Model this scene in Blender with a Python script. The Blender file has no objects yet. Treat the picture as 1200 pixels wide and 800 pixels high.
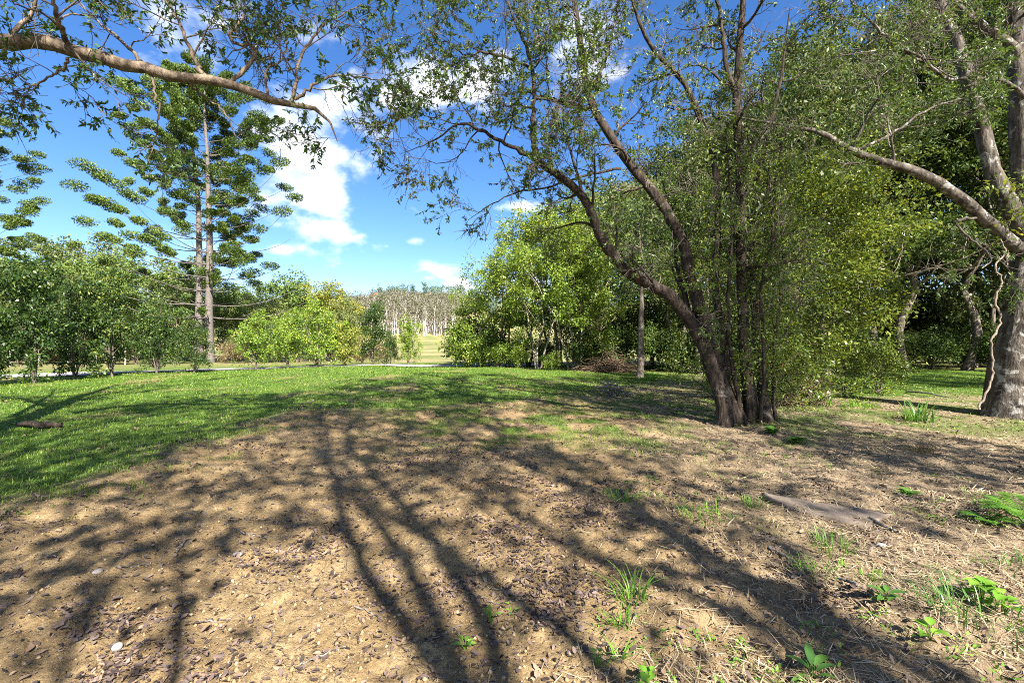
import bpy, math
import numpy as np
from mathutils import Vector

D = bpy.data
SC = bpy.context.scene
COL = SC.collection
PI = math.pi

# ------------------------------------------------------------------ camera
EYE = 1.62
FPX = 533.0                                   # focal length in pixels of a 1200 wide frame (16 mm)
cam = D.cameras.new('camera')
cam.lens = 16.0
cam.sensor_width = 36.0
cam.clip_start = 0.05
cam.clip_end = 6000
camo = D.objects.new('camera', cam)
COL.objects.link(camo)
camo.location = (0, 0, EYE)
camo.rotation_euler = (math.radians(90.0), 0, 0)
SC.camera = camo

# ------------------------------------------------------------------ sky and sun
SUN_EL = math.radians(41)
SUN_DIR = Vector((0.44, -0.898, 0)).normalized() * math.cos(SUN_EL) + Vector((0, 0, math.sin(SUN_EL)))
w = D.worlds.new('World')
SC.world = w
w.use_nodes = True
nt = w.node_tree
nt.nodes.clear()


def nd(tree, typ, **kw):
    n = tree.nodes.new(typ)
    for k, v in kw.items():
        setattr(n, k, v)
    return n


def mth(tree, op, a, b=None, c=None, clamp=False):
    n = tree.nodes.new('ShaderNodeMath')
    n.operation = op
    n.use_clamp = clamp
    for i, v in enumerate((a, b, c)):
        if v is None:
            continue
        if isinstance(v, (int, float)):
            n.inputs[i].default_value = v
        else:
            tree.links.new(v, n.inputs[i])
    return n.outputs[0]


SKY_STRENGTH = 0.060
sky = nd(nt, 'ShaderNodeTexSky', sky_type='NISHITA', sun_disc=False)
sky.sun_elevation = SUN_EL
sky.sun_rotation = math.atan2(SUN_DIR.x, SUN_DIR.y)
sky.altitude = 100
sky.air_density = 1.0
sky.dust_density = 0.35
sky.ozone_density = 2.2
hsv = nd(nt, 'ShaderNodeHueSaturation')
hsv.inputs['Saturation'].default_value = 1.26
nt.links.new(sky.outputs[0], hsv.inputs['Color'])
tc = nd(nt, 'ShaderNodeTexCoord')
sep = nd(nt, 'ShaderNodeSeparateXYZ')
nt.links.new(tc.outputs['Generated'], sep.inputs[0])
yy = mth(nt, 'MAXIMUM', sep.outputs[1], 0.03)
U = mth(nt, 'DIVIDE', sep.outputs[0], yy)
V = mth(nt, 'DIVIDE', sep.outputs[2], yy)
# cumulus clouds, placed by compass bearing and height: centre x, y and half sizes (in 1/533 rad), weight
CLOUDS = [(352, 178, 62, 60, 1.0), (385, 228, 55, 48, 1.0), (330, 140, 45, 42, .85), (400, 130, 60, 42, .9),
          (362, 262, 70, 28, .8), (420, 205, 28, 26, .7), (300, 250, 60, 30, .45),
          (500, 104, 42, 36, 1.0), (556, 92, 26, 40, .9), (470, 118, 40, 24, .8), (590, 70, 36, 30, .7),
          (486, 282, 18, 8, .9), (453, 288, 14, 8, .85), (516, 315, 32, 12, 1.), (538, 332, 22, 11, 1.), (527, 350, 50, 10, .85),
          (500, 325, 14, 5, .7), (256, 28, 80, 34, .8), (200, 20, 50, 30, .6), (690, 60, 50, 45, .4),
          (610, 240, 26, 8, .55), (350, 292, 60, 14, .5), (345, 55, 60, 30, .6), (425, 275, 14, 6, .5), (600, 330, 60, 18, .6),
          (560, 345, 60, 10, .7)]
mask = None
for (px, py, rx, ry, wt) in CLOUDS:
    a = mth(nt, 'MULTIPLY_ADD', U, FPX / rx, -(px - 600) / rx)
    b = mth(nt, 'MULTIPLY_ADD', V, FPX / ry, -(400 - py) / ry)
    r2 = mth(nt, 'MULTIPLY_ADD', a, a, mth(nt, 'MULTIPLY', b, b))
    m = mth(nt, 'SUBTRACT', wt, mth(nt, 'MULTIPLY', mth(nt, 'SQRT', r2), 0.75 * wt))
    mask = m if mask is None else mth(nt, 'MAXIMUM', mask, m)
back = nd(nt, 'ShaderNodeMapRange', interpolation_type='SMOOTHSTEP')  # unseen clouds added behind the camera to lift the fill light
back.inputs['From Min'].default_value = 0.15
back.inputs['From Max'].default_value = -0.45
back.inputs['To Min'].default_value = -0.25
back.inputs['To Max'].default_value = 0.5
nt.links.new(sep.outputs[1], back.inputs['Value'])
mask = mth(nt, 'MAXIMUM', mask, back.outputs[0])
mp = nd(nt, 'ShaderNodeMapping')
mp.inputs['Scale'].default_value = (1, 1, 1.7)
nt.links.new(tc.outputs['Generated'], mp.inputs['Vector'])
nz = nd(nt, 'ShaderNodeTexNoise')
nz.inputs['Scale'].default_value = 9.0
nz.inputs['Detail'].default_value = 9
nz.inputs['Roughness'].default_value = 0.58
nt.links.new(mp.outputs[0], nz.inputs['Vector'])
dens = mth(nt, 'MULTIPLY_ADD', mth(nt, 'SUBTRACT', nz.outputs[0], 0.5), 3.0, mask)
mr = nd(nt, 'ShaderNodeMapRange', interpolation_type='SMOOTHSTEP')
mr.inputs['From Min'].default_value = 0.14
mr.inputs['From Max'].default_value = 1.0
nt.links.new(dens, mr.inputs['Value'])
nz2 = nd(nt, 'ShaderNodeTexNoise')
nz2.inputs['Scale'].default_value = 16.0
nz2.inputs['Detail'].default_value = 6
nt.links.new(mp.outputs[0], nz2.inputs['Vector'])
cr = nd(nt, 'ShaderNodeValToRGB')
cr.color_ramp.elements[0].position = 0.35
cr.color_ramp.elements[0].color = (5.4, 5.9, 6.7, 1)
cr.color_ramp.elements[1].position = 0.6
cr.color_ramp.elements[1].color = (8.0, 8.1, 8.2, 1)
nt.links.new(nz2.outputs[0], cr.inputs[0])
cmx = nd(nt, 'ShaderNodeMixRGB')
nt.links.new(mth(nt, 'MULTIPLY', mr.outputs[0], 0.93), cmx.inputs[0])
tint = nd(nt, 'ShaderNodeMixRGB', blend_type='MULTIPLY')
tint.inputs[0].default_value = 1
tint.inputs[2].default_value = (.86, .86, 1.02, 1)
nt.links.new(hsv.outputs[0], tint.inputs[1])
nt.links.new(tint.outputs[0], cmx.inputs[1])
nt.links.new(cr.outputs[0], cmx.inputs[2])
bg = nd(nt, 'ShaderNodeBackground')
bg.inputs['Strength'].default_value = SKY_STRENGTH
nt.links.new(cmx.outputs[0], bg.inputs['Color'])
wo = nd(nt, 'ShaderNodeOutputWorld')
nt.links.new(bg.outputs[0], wo.inputs['Surface'])

sun = D.lights.new('sun', 'SUN')
sun.energy = 5.0
sun.angle = math.radians(0.53)
sun.color = (1.0, 0.94, 0.84)
suno = D.objects.new('sun', sun)
COL.objects.link(suno)
suno.rotation_euler = SUN_DIR.to_track_quat('Z', 'Y').to_euler()
suno.location = (10, -20, 30)

vs = SC.view_settings
vs.view_transform = 'Standard'
vs.look = 'None'
vs.exposure = 2.0
vs.gamma = 1.0
vs.use_curve_mapping = False
SC.cycles.max_bounces = 8
SC.cycles.diffuse_bounces = 4
SC.cycles.transmission_bounces = 4
SC.cycles.transparent_max_bounces = 4
SC.cycles.use_denoising = False
SC.cycles.pixel_filter_type = 'BLACKMAN_HARRIS'
SC.cycles.filter_width = 1.0

# ------------------------------------------------------------------ small numeric tools


def rg(seed):
    return np.random.default_rng(seed)


def norm(v):
    return v / np.maximum(np.linalg.norm(v, axis=-1, keepdims=True), 1e-9)


def sstep(a, b, x):
    t = np.clip((x - a) / (b - a), 0, 1)
    return t * t * (3 - 2 * t)


def _hash(ix, iy, seed):
    h = (ix.astype(np.int64) * 374761393 + iy.astype(np.int64) * 668265263 + seed * 2246822519) & 0xFFFFFFFF
    h = ((h ^ (h >> 13)) * 1274126177) & 0xFFFFFFFF
    return ((h ^ (h >> 16)) & 0xFFFF) / 65535.0


def vnoise(x, y, seed=0):
    ix = np.floor(x)
    iy = np.floor(y)
    fx = x - ix
    fy = y - iy
    fx = fx * fx * (3 - 2 * fx)
    fy = fy * fy * (3 - 2 * fy)
    a = _hash(ix, iy, seed)
    b = _hash(ix + 1, iy, seed)
    c = _hash(ix, iy + 1, seed)
    d = _hash(ix + 1, iy + 1, seed)
    return (a * (1 - fx) + b * fx) * (1 - fy) + (c * (1 - fx) + d * fx) * fy - 0.5


def fbm(x, y, seed=0, oct=4):
    s = 0
    amp = 1.0
    for o in range(oct):
        s = s + amp * vnoise(x * 2 ** o + 17.3 * o, y * 2 ** o - 9.1 * o, seed + o)
        amp *= 0.5
    return s


# ------------------------------------------------------------------ terrain


def ground(x, y):
    x = np.asarray(x, float)
    y = np.asarray(y, float)
    r = np.hypot(x, y)
    near = 1 - sstep(35, 60, r)
    z = near * (0.16 * fbm(x / 5.0, y / 5.0, 3, 3))
    z = z - near * 0.05
    # the lawn swells to a low crest in front of the road
    z = z + near * 0.22 * sstep(7, 20, y) * (1 - sstep(24, 30, y)) * (1 - sstep(-4, 8, x)) * sstep(-26, -8, x)
    z = z - near * 0.12 * sstep(14, 24, -x)
    # rolled lip where the bare soil meets the lawn
    e = edge(x, y)
    z = z + near * 0.07 * np.exp(-(e / 0.6) ** 2) * (r < 20)
    z = z * sstep(0.4, 2.2, r)
    # small clods, only near
    c = (1 - sstep(9, 18, r)) * (0.25 + 0.75 * sstep(-0.2, 0.4, e))
    z = z + c * (0.05 * fbm(x * 1.7, y * 1.7, 11, 2) + 0.044 * vnoise(x * 6, y * 6, 21) + 0.038 * vnoise(x * 14, y * 14, 23)
                 + 0.020 * vnoise(x * 31, y * 31, 25))
    # beyond the road: a shallow valley, a wooded hill and a far ridge
    z = z - 1.0 * sstep(34, 60, y) * (1 - sstep(90, 150, y))
    z = z + 16.5 * np.exp(-((x + 66) / 40) ** 2 - ((y - 275) / 62) ** 2)
    z = z + 50 * np.exp(-((x + 130) / 150) ** 2 - ((y - 520) / 110) ** 2)
    z = z + 22 * np.exp(-((x + 20) / 90) ** 2 - ((y - 560) / 90) ** 2)
    z = z + 1.2 * sstep(70, 230, y) * np.exp(-((x + 10) / 70) ** 2) * (1 - sstep(400, 700, y))
    z = z + 17 * np.exp(-((x + 22) / 28) ** 2 - ((y - 330) / 60) ** 2)
    z = z + 3.0 * sstep(40, 100, x) + 4 * sstep(50, 120, -x) * (1 - sstep(300, 700, r))
    return z


def edge(x, y):
    """>0 on the bare soil, <0 on the lawn (metres, roughly)."""
    wob = 0.9 * vnoise(x * 0.9, y * 0.9, 41) + 0.5 * vnoise(x * 2.7, y * 2.7, 43)
    left = x + 4.7 + 0.10 * (y - 6) ** 2 * (y < 6)
    top = 9.9 + 0.9 * np.maximum(x + 2.2, 0) + 0.25 * np.maximum(x - 3, 0) - y
    return np.minimum(left, top) + wob


def cover(x, y):
    """lawn cover 0..1 and straw cover 0..1"""
    e = edge(x, y)
    n = fbm(x * 0.55, y * 0.55, 51, 3)
    n2 = fbm(x * 2.2, y * 2.2, 57, 3)
    lawn = 1 - sstep(-0.7, 0.5, e)
    # right of the bare soil: thin grass among straw
    thin = sstep(0.5, 3.0, x - 0.10 * y) * sstep(3.0, 5.5, y)
    lawn = np.maximum(lawn, thin * sstep(-.05, 0.40, n + 0.5 * n2) * 0.75)
    # worn patches in the lawn at the middle distance
    mid = sstep(6.2, 9.5, y + 1.5 * n2) * sstep(-3.5, -1, x) * (1 - sstep(24, 28, y))
    lawn = np.maximum(lawn, mid * sstep(-.42, .08, n + .7 * n2) * .95)
    worn = sstep(-9, -3, x) * sstep(0.05, 0.35, n + 0.4 * n2) * sstep(9, 11, y) * (1 - sstep(16, 19, y))
    lawn = lawn * (1 - 0.75 * worn)
    lawn = lawn * (1 - .55 * sstep(.22, .5, fbm(x * .8, y * .8, 65, 3) + .3 * n2))
    wornr = sstep(2, 7, x) * sstep(-0.15, 0.25, n + 0.5 * n2) * (1 - sstep(26, 30, y)) * (1 - sstep(9.5, 13.5, x - 0.15 * (y - 14)) * sstep(13, 15, y))
    lawn = lawn * (1 - 0.35 * wornr)
    back = sstep(.64, .76, x / np.maximum(y, .1) + .12 * n2) * sstep(13, 14.6, y + n2)
    lawn = np.maximum(lawn, back)
    straw = sstep(-0.2, 2.8, x - 0.15 * y + 1.0 * n) * (1 - sstep(24, 30, y))
    return np.clip(lawn, 0, 1), np.clip(straw, 0, 1)


def gz(x, y):
    return float(ground(np.array([x]), np.array([y]))[0])


def PX(px, py, d):
    """the point seen at photo pixel px, py when it stands d metres ahead"""
    return np.array([(px - 600) / FPX * d, d, EYE + (400 - py) / FPX * d])


# ------------------------------------------------------------------ mesh building


class MB:
    def __init__(self):
        self.v = []
        self.q = []
        self.t = []
        self.n = 0

    def add(self, verts, quads=None, tris=None):
        verts = np.asarray(verts, np.float32).reshape(-1, 3)
        if quads is not None and len(quads):
            self.q.append(np.asarray(quads, np.int64).reshape(-1, 4) + self.n)
        if tris is not None and len(tris):
            self.t.append(np.asarray(tris, np.int64).reshape(-1, 3) + self.n)
        self.v.append(verts)
        self.n += len(verts)

    def mesh(self, name, mat, smooth=False, origin=None):
        v = np.concatenate(self.v) if self.v else np.zeros((0, 3), np.float32)
        if origin is not None:
            v = v - np.asarray(origin, np.float32)
        q = np.concatenate(self.q) if self.q else np.zeros((0, 4), np.int64)
        t = np.concatenate(self.t) if self.t else np.zeros((0, 3), np.int64)
        me = D.meshes.new(name)
        me.vertices.add(len(v))
        me.vertices.foreach_set('co', v.astype(np.float32).ravel())
        me.loops.add(len(q) * 4 + len(t) * 3)
        me.loops.foreach_set('vertex_index', np.concatenate([q.ravel(), t.ravel()]).astype(np.int32))
        me.polygons.add(len(q) + len(t))
        st = np.concatenate([np.arange(len(q)) * 4, len(q) * 4 + np.arange(len(t)) * 3]).astype(np.int32)
        me.polygons.foreach_set('loop_start', st)
        if smooth:
            me.polygons.foreach_set('use_smooth', np.ones(len(q) + len(t), bool))
        me.update(calc_edges=True)
        me.materials.append(mat)
        return me

    def obj(self, name, mat, parent=None, smooth=False, origin=None):
        o = D.objects.new(name, self.mesh(name, mat, smooth, origin))
        COL.objects.link(o)
        if parent is not None:
            o.parent = parent
        return o


def tag(o, label=None, cat=None, group=None, kind=None):
    if label:
        o['label'] = label
    if cat:
        o['category'] = cat
    if group:
        o['group'] = group
    if kind:
        o['kind'] = kind
    return o


def thing(name, loc, label, cat, group=None):
    o = D.objects.new(name, None)
    o.empty_display_size = 0.3
    COL.objects.link(o)
    o.location = tuple(loc)
    return tag(o, label, cat, group)


def copy_tree(root, loc, rz=0.0, sc=1.0, label=None, group=None, sz=None):
    r = root.copy()
    COL.objects.link(r)
    r.location = tuple(loc)
    r.rotation_euler = (0, 0, rz)
    r.scale = (sc, sc, sz or sc)
    if label:
        r['label'] = label
    if group:
        r['group'] = group
    for ch in list(root.children):
        c = ch.copy()
        COL.objects.link(c)
        c.parent = r
        for g in list(ch.children):
            d = g.copy()
            COL.objects.link(d)
            d.parent = c
    return r


def tubes(mb, P, R, sides=4, rough=0.0, rng=None):
    """P (N,K,3) centre lines, R (N,K) radii"""
    N, K, _ = P.shape
    T = norm(np.gradient(P, axis=1))
    mean = norm(P[:, -1] - P[:, 0])
    ref = np.zeros((N, 3))
    ref[np.arange(N), np.argmin(np.abs(mean), axis=1)] = 1
    u = norm(np.cross(T, ref[:, None, :]))
    v = np.cross(T, u)
    a = np.arange(sides) / sides * 2 * PI
    rad = R[:, :, None] * np.ones(sides)
    if rough:
        rad = rad * (1 + rough * (rng.random((N, K, sides)) - 0.5))
    ring = P[:, :, None, :] + rad[..., None] * (np.cos(a)[None, None, :, None] * u[:, :, None, :] + np.sin(a)[None, None, :, None] * v[:, :, None, :])
    idx = np.arange(N * K * sides).reshape(N, K, sides)
    q = np.stack([idx[:, :-1], np.roll(idx, -1, 2)[:, :-1], np.roll(idx, -1, 2)[:, 1:], idx[:, 1:]], -1)
    mb.add(ring, q)


def resample(pts, rad, K, jit=0.0, rng=None):
    """Catmull-Rom through pts, K points along it"""
    p = np.asarray(pts, float)
    r = np.asarray(rad, float)
    n = len(p)
    ext = np.vstack([2 * p[0] - p[1], p, 2 * p[-1] - p[-2]])
    seg = np.linalg.norm(np.diff(p, axis=0), axis=1)
    s = np.concatenate([[0], np.cumsum(seg)])
    t = np.linspace(0, s[-1], K)
    i = np.clip(np.searchsorted(s, t, 'right') - 1, 0, n - 2)
    f = ((t - s[i]) / np.maximum(seg[i], 1e-9))[:, None]
    p0, p1, p2, p3 = ext[i], ext[i + 1], ext[i + 2], ext[i + 3]
    q = 0.5 * (2 * p1 + (p2 - p0) * f + (2 * p0 - 5 * p1 + 4 * p2 - p3) * f ** 2 + (3 * p1 - p0 - 3 * p2 + p3) * f ** 3)
    rr = r[i] * (1 - f[:, 0]) + r[i + 1] * f[:, 0]
    if jit and rng is not None:
        q = q + rng.normal(size=q.shape) * jit * np.clip(rr / rr.max() + .3, 0, 1)[:, None]
    return q, rr


def spawn(P, R, per, t0, t1, length, ang, up=0.0, wob=0.15, K=5, rng=None, rs=0.6, lenf=None, upk=0.0, rmax=None, rtip=0.3, even=False):
    N, Kp, _ = P.shape
    n = N * per
    idx = np.repeat(np.arange(N), per)
    if even:
        t = t0 + (t1 - t0) * (np.tile(np.arange(per), N) + rng.random(n)) / per
    else:
        t = t0 + (t1 - t0) * rng.random(n)
    f = t * (Kp - 1)
    i = np.clip(np.floor(f).astype(int), 0, Kp - 2)
    w_ = (f - i)[:, None]
    pos = P[idx, i] * (1 - w_) + P[idx, i + 1] * w_
    tan = norm(P[idx, i + 1] - P[idx, i])
    r = R[idx, i] * (1 - w_[:, 0]) + R[idx, i + 1] * w_[:, 0]
    v = rng.normal(size=(n, 3))
    perp = norm(v - tan * np.sum(v * tan, 1, keepdims=True))
    a = (ang * (0.65 + 0.7 * rng.random(n)))[:, None]
    d = np.cos(a) * tan + np.sin(a) * perp
    d[:, 2] += up
    d = norm(d)
    L = length * (0.55 + 0.9 * rng.random(n))
    if lenf is not None:
        L = L * lenf(t)
    Q = np.zeros((n, K, 3))
    Q[:, 0] = pos
    for k in range(1, K):
        d = d + rng.normal(size=(n, 3)) * wob
        d[:, 2] += upk
        d = norm(d)
        Q[:, k] = Q[:, k - 1] + d * (L / (K - 1))[:, None]
    r0 = r * rs
    if rmax is not None:
        r0 = np.minimum(r0, rmax)
    RR = r0[:, None] * np.linspace(1, rtip, K)[None, :]
    return Q, RR


def leaf_quads(mb, pos, axis, nrm, L, W, fold=0.12):
    n = len(pos)
    L = np.broadcast_to(L, (n,))[:, None]
    W = np.broadcast_to(W, (n,))[:, None]
    axis = norm(axis)
    side = norm(np.cross(axis, nrm))
    nn = np.cross(side, axis)
    v = np.stack([pos, pos + axis * L * .45 + side * W * .5 + nn * fold * W, pos + axis * L - nn * L * 0.08,
                  pos + axis * L * .45 - side * W * .5 + nn * fold * W], 1)
    mb.add(v, np.arange(n * 4).reshape(n, 4))


def leaf_six(mb, pos, axis, nrm, L, W, curl=0.15):
    n = len(pos)
    L = np.broadcast_to(L, (n,))[:, None]
    W = np.broadcast_to(W, (n,))[:, None]
    axis = norm(axis)
    side = norm(np.cross(axis, nrm))
    nn = np.cross(side, axis)
    v = np.stack([pos, pos + axis * L * .28 + side * W * .46 + nn * curl * W * .5, pos + axis * L * .66 + side * W * .40 + nn * curl * W, pos + axis * L + nn * curl * W * .3,
                  pos + axis * L * .66 - side * W * .40 + nn * curl * W, pos + axis * L * .28 - side * W * .46 + nn * curl * W * .5], 1)
    b = (np.arange(n) * 6)[:, None]
    mb.add(v, np.concatenate([b + np.array([[0, 1, 2, 3]]), b + np.array([[0, 3, 4, 5]])]))


def leaves_on(mb, P, per, rng, L=0.08, ratio=0.4, droop=0.3, t0=0.15, spread=1.0, upn=0.8, keep=None):
    N, K, _ = P.shape
    n = N * per
    idx = np.repeat(np.arange(N), per)
    t = t0 + (1 - t0) * rng.random(n)
    f = t * (K - 1)
    i = np.clip(np.floor(f).astype(int), 0, K - 2)
    w_ = (f - i)[:, None]
    pos = P[idx, i] * (1 - w_) + P[idx, i + 1] * w_
    tan = norm(P[idx, i + 1] - P[idx, i])
    ax = tan * 0.6 + norm(rng.normal(size=(n, 3))) * spread
    ax[:, 2] -= droop
    nr = rng.normal(size=(n, 3)) * 0.6
    nr[:, 2] += upn
    Ls = L * (0.6 + 0.8 * rng.random(n))
    leaf_six(mb, pos, ax, nr, Ls, Ls * ratio * (0.8 + 0.4 * rng.random(n)), .25)


def leaf_clumps(mb, C, rad, per, rng, L=0.12, ratio=0.5, flat=0.75, out=0.7, upn=0.9, droop=0.1):
    n = len(C) * per
    idx = np.repeat(np.arange(len(C)), per)
    rad = np.broadcast_to(rad, (len(C),))
    o = norm(rng.normal(size=(n, 3))) * (rng.random(n) ** 0.45)[:, None]
    o[:, 2] *= flat
    pos = C[idx] + o * rad[idx][:, None]
    ax = o * out + rng.normal(size=(n, 3)) * 0.5
    ax[:, 2] -= droop
    nr = rng.normal(size=(n, 3)) * 0.55 + o * 0.4
    nr[:, 2] += upn
    Ls = L * (0.6 + 0.8 * rng.random(n))
    leaf_quads(mb, pos, ax, nr, Ls, Ls * ratio * (0.8 + 0.4 * rng.random(n)))


def blades(mb, pos, yaw, L, W, lean, K=3, rng=None):
    """grass blades: strips that bend over; pos (n,3)"""
    n = len(pos)
    d = np.stack([np.cos(yaw), np.sin(yaw), np.zeros(n)], 1)
    s = np.stack([-np.sin(yaw), np.cos(yaw), np.zeros(n)], 1)
    ts = np.linspace(0, 1, K + 1)
    rows = []
    for t in ts[:-1]:
        c = pos + d * (lean * L * t * t)[:, None]
        c[:, 2] = pos[:, 2] + L * t * (1 - 0.45 * np.minimum(lean, 1.4) * t)
        wv = (W * (1 - 0.55 * t) * 0.5)[:, None]
        rows += [c - s * wv, c + s * wv]
    tip = pos + d * (lean * L)[:, None]
    tip[:, 2] = pos[:, 2] + L * (1 - 0.45 * np.minimum(lean, 1.4))
    rows.append(tip)
    m = len(rows)
    v = np.stack(rows, 1)
    base = (np.arange(n) * m)[:, None]
    q = [base + np.array([[2 * k, 2 * k + 1, 2 * k + 3, 2 * k + 2]]) for k in range(K - 1)]
    t_ = base + np.array([[2 * K - 2, 2 * K - 1, 2 * K]])
    mb.add(v, np.concatenate(q) if q else None, t_)


# ------------------------------------------------------------------ materials


def newmat(name):
    m = D.materials.new(name)
    m.use_nodes = True
    t = m.node_tree
    t.nodes.clear()
    return m, t


def ramp(t, fac, stops, interp='LINEAR'):
    n = t.nodes.new('ShaderNodeValToRGB')
    n.color_ramp.interpolation = interp
    el = n.color_ramp.elements
    while len(el) < len(stops):
        el.new(0.5)
    for e, (p, c) in zip(el, stops):
        e.position = p
        e.color = (c[0], c[1], c[2], 1)
    if fac is not None:
        t.links.new(fac, n.inputs[0])
    return n.outputs[0]


def noise(t, scale, detail=4, rough=0.55, vec=None, out=0, dist=0.0):
    n = t.nodes.new('ShaderNodeTexNoise')
    n.inputs['Scale'].default_value = scale
    n.inputs['Detail'].default_value = detail
    n.inputs['Roughness'].default_value = rough
    n.inputs['Distortion'].default_value = dist
    if vec is not None:
        t.links.new(vec, n.inputs['Vector'])
    return n.outputs[out]


def mix(t, f, a, b, bt='MIX'):
    n = t.nodes.new('ShaderNodeMixRGB')
    n.blend_type = bt
    for i, v in enumerate((f, a, b)):
        if isinstance(v, (int, float)):
            n.inputs[i].default_value = v
        elif isinstance(v, tuple):
            n.inputs[i].default_value = (v[0], v[1], v[2], 1)
        else:
            t.links.new(v, n.inputs[i])
    return n.outputs[0]


LEAF = 1.45


def leafmat(name, stops, trans=0.35, rough=0.5, spec=0.3, vary=0.5):
    """stops: colour ramp over each leaf's own random value"""
    m, t = newmat(name)
    g = nd(t, 'ShaderNodeNewGeometry')
    oi = nd(t, 'ShaderNodeObjectInfo')
    tcn = nd(t, 'ShaderNodeTexCoord')
    nzv = noise(t, 0.7, 2, 0.5, tcn.outputs['Object'])
    v = mth(t, 'MULTIPLY_ADD', mth(t, 'SUBTRACT', nzv, 0.5), vary, mth(t, 'MULTIPLY_ADD', g.outputs['Random Per Island'], 0.84, 0.04), clamp=True)
    v = mth(t, 'MULTIPLY_ADD', mth(t, 'SUBTRACT', oi.outputs['Random'], 0.5), 0.22, v, clamp=True)
    c = ramp(t, v, [(p_, tuple(min(.55, q_ * LEAF) for q_ in c_)) for p_, c_ in stops])
    p = nd(t, 'ShaderNodeBsdfPrincipled')
    t.links.new(c, p.inputs['Base Color'])
    p.inputs['Roughness'].default_value = rough
    p.inputs['Specular IOR Level'].default_value = spec
    tr = nd(t, 'ShaderNodeBsdfTranslucent')
    tcol = mix(t, 1.0, c, (1.25, 1.15, 0.55), 'MULTIPLY')
    t.links.new(tcol, tr.inputs['Color'])
    ms = nd(t, 'ShaderNodeMixShader')
    ms.inputs[0].default_value = trans
    t.links.new(p.outputs[0], ms.inputs[1])
    t.links.new(tr.outputs[0], ms.inputs[2])
    o = nd(t, 'ShaderNodeOutputMaterial')
    t.links.new(ms.outputs[0], o.inputs['Surface'])
    return m


def barkmat(name, dark, light, spot=None, spot_amt=0.5, stretch=0.25, scale=14, bump=0.6, patch=None):
    m, t = newmat(name)
    tcn = nd(t, 'ShaderNodeTexCoord')
    mpn = nd(t, 'ShaderNodeMapping')
    mpn.inputs['Scale'].default_value = (1, 1, stretch)
    t.links.new(tcn.outputs['Object'], mpn.inputs['Vector'])
    n1 = noise(t, scale, 6, 0.65, mpn.outputs[0])
    c = ramp(t, n1, [(0.38, dark), (0.62, light)])
    n2 = noise(t, 1.8, 4, 0.6, tcn.outputs['Object'])
    c = mix(t, mth(t, 'MULTIPLY', n2, 0.5), c, dark)
    if spot is not None:
        n3 = noise(t, 3.8, 7, 0.72, tcn.outputs['Object'], dist=0.6)
        f = ramp(t, n3, [(0.5 + .12 * (1 - spot_amt), (0, 0, 0)), (0.56 + .12 * (1 - spot_amt), (1, 1, 1))])
        c = mix(t, f, c, spot)
    if patch is not None:
        n4 = noise(t, 2.3, 5, 0.65, tcn.outputs['Object'])
        f = ramp(t, n4, [(0.54, (0, 0, 0)), (0.6, (1, 1, 1))])
        c = mix(t, f, c, patch)
    p = nd(t, 'ShaderNodeBsdfPrincipled')
    p.inputs['Roughness'].default_value = 0.85
    p.inputs['Specular IOR Level'].default_value = 0.2
    t.links.new(c, p.inputs['Base Color'])
    b = nd(t, 'ShaderNodeBump')
    b.inputs['Strength'].default_value = bump
    b.inputs['Distance'].default_value = 0.06
    t.links.new(n1, b.inputs['Height'])
    t.links.new(b.outputs[0], p.inputs['Normal'])
    o = nd(t, 'ShaderNodeOutputMaterial')
    t.links.new(p.outputs[0], o.inputs['Surface'])
    return m


def islandmat(name, stops, rough=0.7, spec=0.2, trans=0.0):
    return leafmat(name, [(p_, tuple(q_ / LEAF for q_ in c_)) for p_, c_ in stops], trans, rough, spec, 0.15)


M = {}
M['gum_leaf'] = leafmat('gum_leaf', [(0, (.03, .058, .016)), (.5, (.055, .095, .022)), (.88, (.10, .145, .027)), (.98, (.2, .2, .035)), (1, (.3, .18, .04))], .3, .42, .4)
M['limb_leaf'] = leafmat('limb_leaf', [(0, (.028, .058, .016)), (.5, (.05, .095, .02)), (.9, (.10, .155, .027)), (1, (.4, .26, .04))], .3, .4, .4)
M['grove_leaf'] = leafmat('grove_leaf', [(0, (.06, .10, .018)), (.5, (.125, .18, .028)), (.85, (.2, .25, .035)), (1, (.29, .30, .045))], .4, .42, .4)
M['hedge_leaf'] = leafmat('hedge_leaf', [(0, (.016, .034, .010)), (.55, (.03, .058, .015)), (.82, (.07, .11, .02)), (1, (.2, .2, .035))], .35, .42, .3)
M['gold_leaf'] = leafmat('gold_leaf', [(0, (.07, .13, .022)), (.5, (.13, .2, .03)), (.85, (.22, .27, .035)), (1, (.33, .27, .06))], .4, .4, .4)
M['rust_leaf'] = leafmat('rust_leaf', [(0, (.09, .13, .03)), (.5, (.18, .21, .035)), (.8, (.28, .24, .05)), (1, (.36, .19, .06))], .4, .45, .3)
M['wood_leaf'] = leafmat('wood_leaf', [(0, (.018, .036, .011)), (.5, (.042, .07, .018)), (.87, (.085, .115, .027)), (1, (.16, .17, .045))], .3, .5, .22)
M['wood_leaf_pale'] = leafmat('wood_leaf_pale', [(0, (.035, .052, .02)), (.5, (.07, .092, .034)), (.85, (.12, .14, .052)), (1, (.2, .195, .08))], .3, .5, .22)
M['bush_leaf'] = leafmat('bush_leaf', [(0, (.04, .068, .014)), (.5, (.09, .128, .022)), (.84, (.165, .19, .03)), (1, (.27, .24, .04))], .4, .4, .4)
M['pine_leaf'] = leafmat('pine_leaf', [(0, (.018, .036, .010)), (.5, (.042, .074, .014)), (1, (.11, .145, .022))], .15, .5, .3)
M['far_leaf'] = leafmat('far_leaf', [(0, (.06, .10, .03)), (.5, (.10, .15, .04)), (.85, (.15, .19, .05)), (1, (.2, .2, .06))], .35, .55, .2, 0.8)
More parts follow.
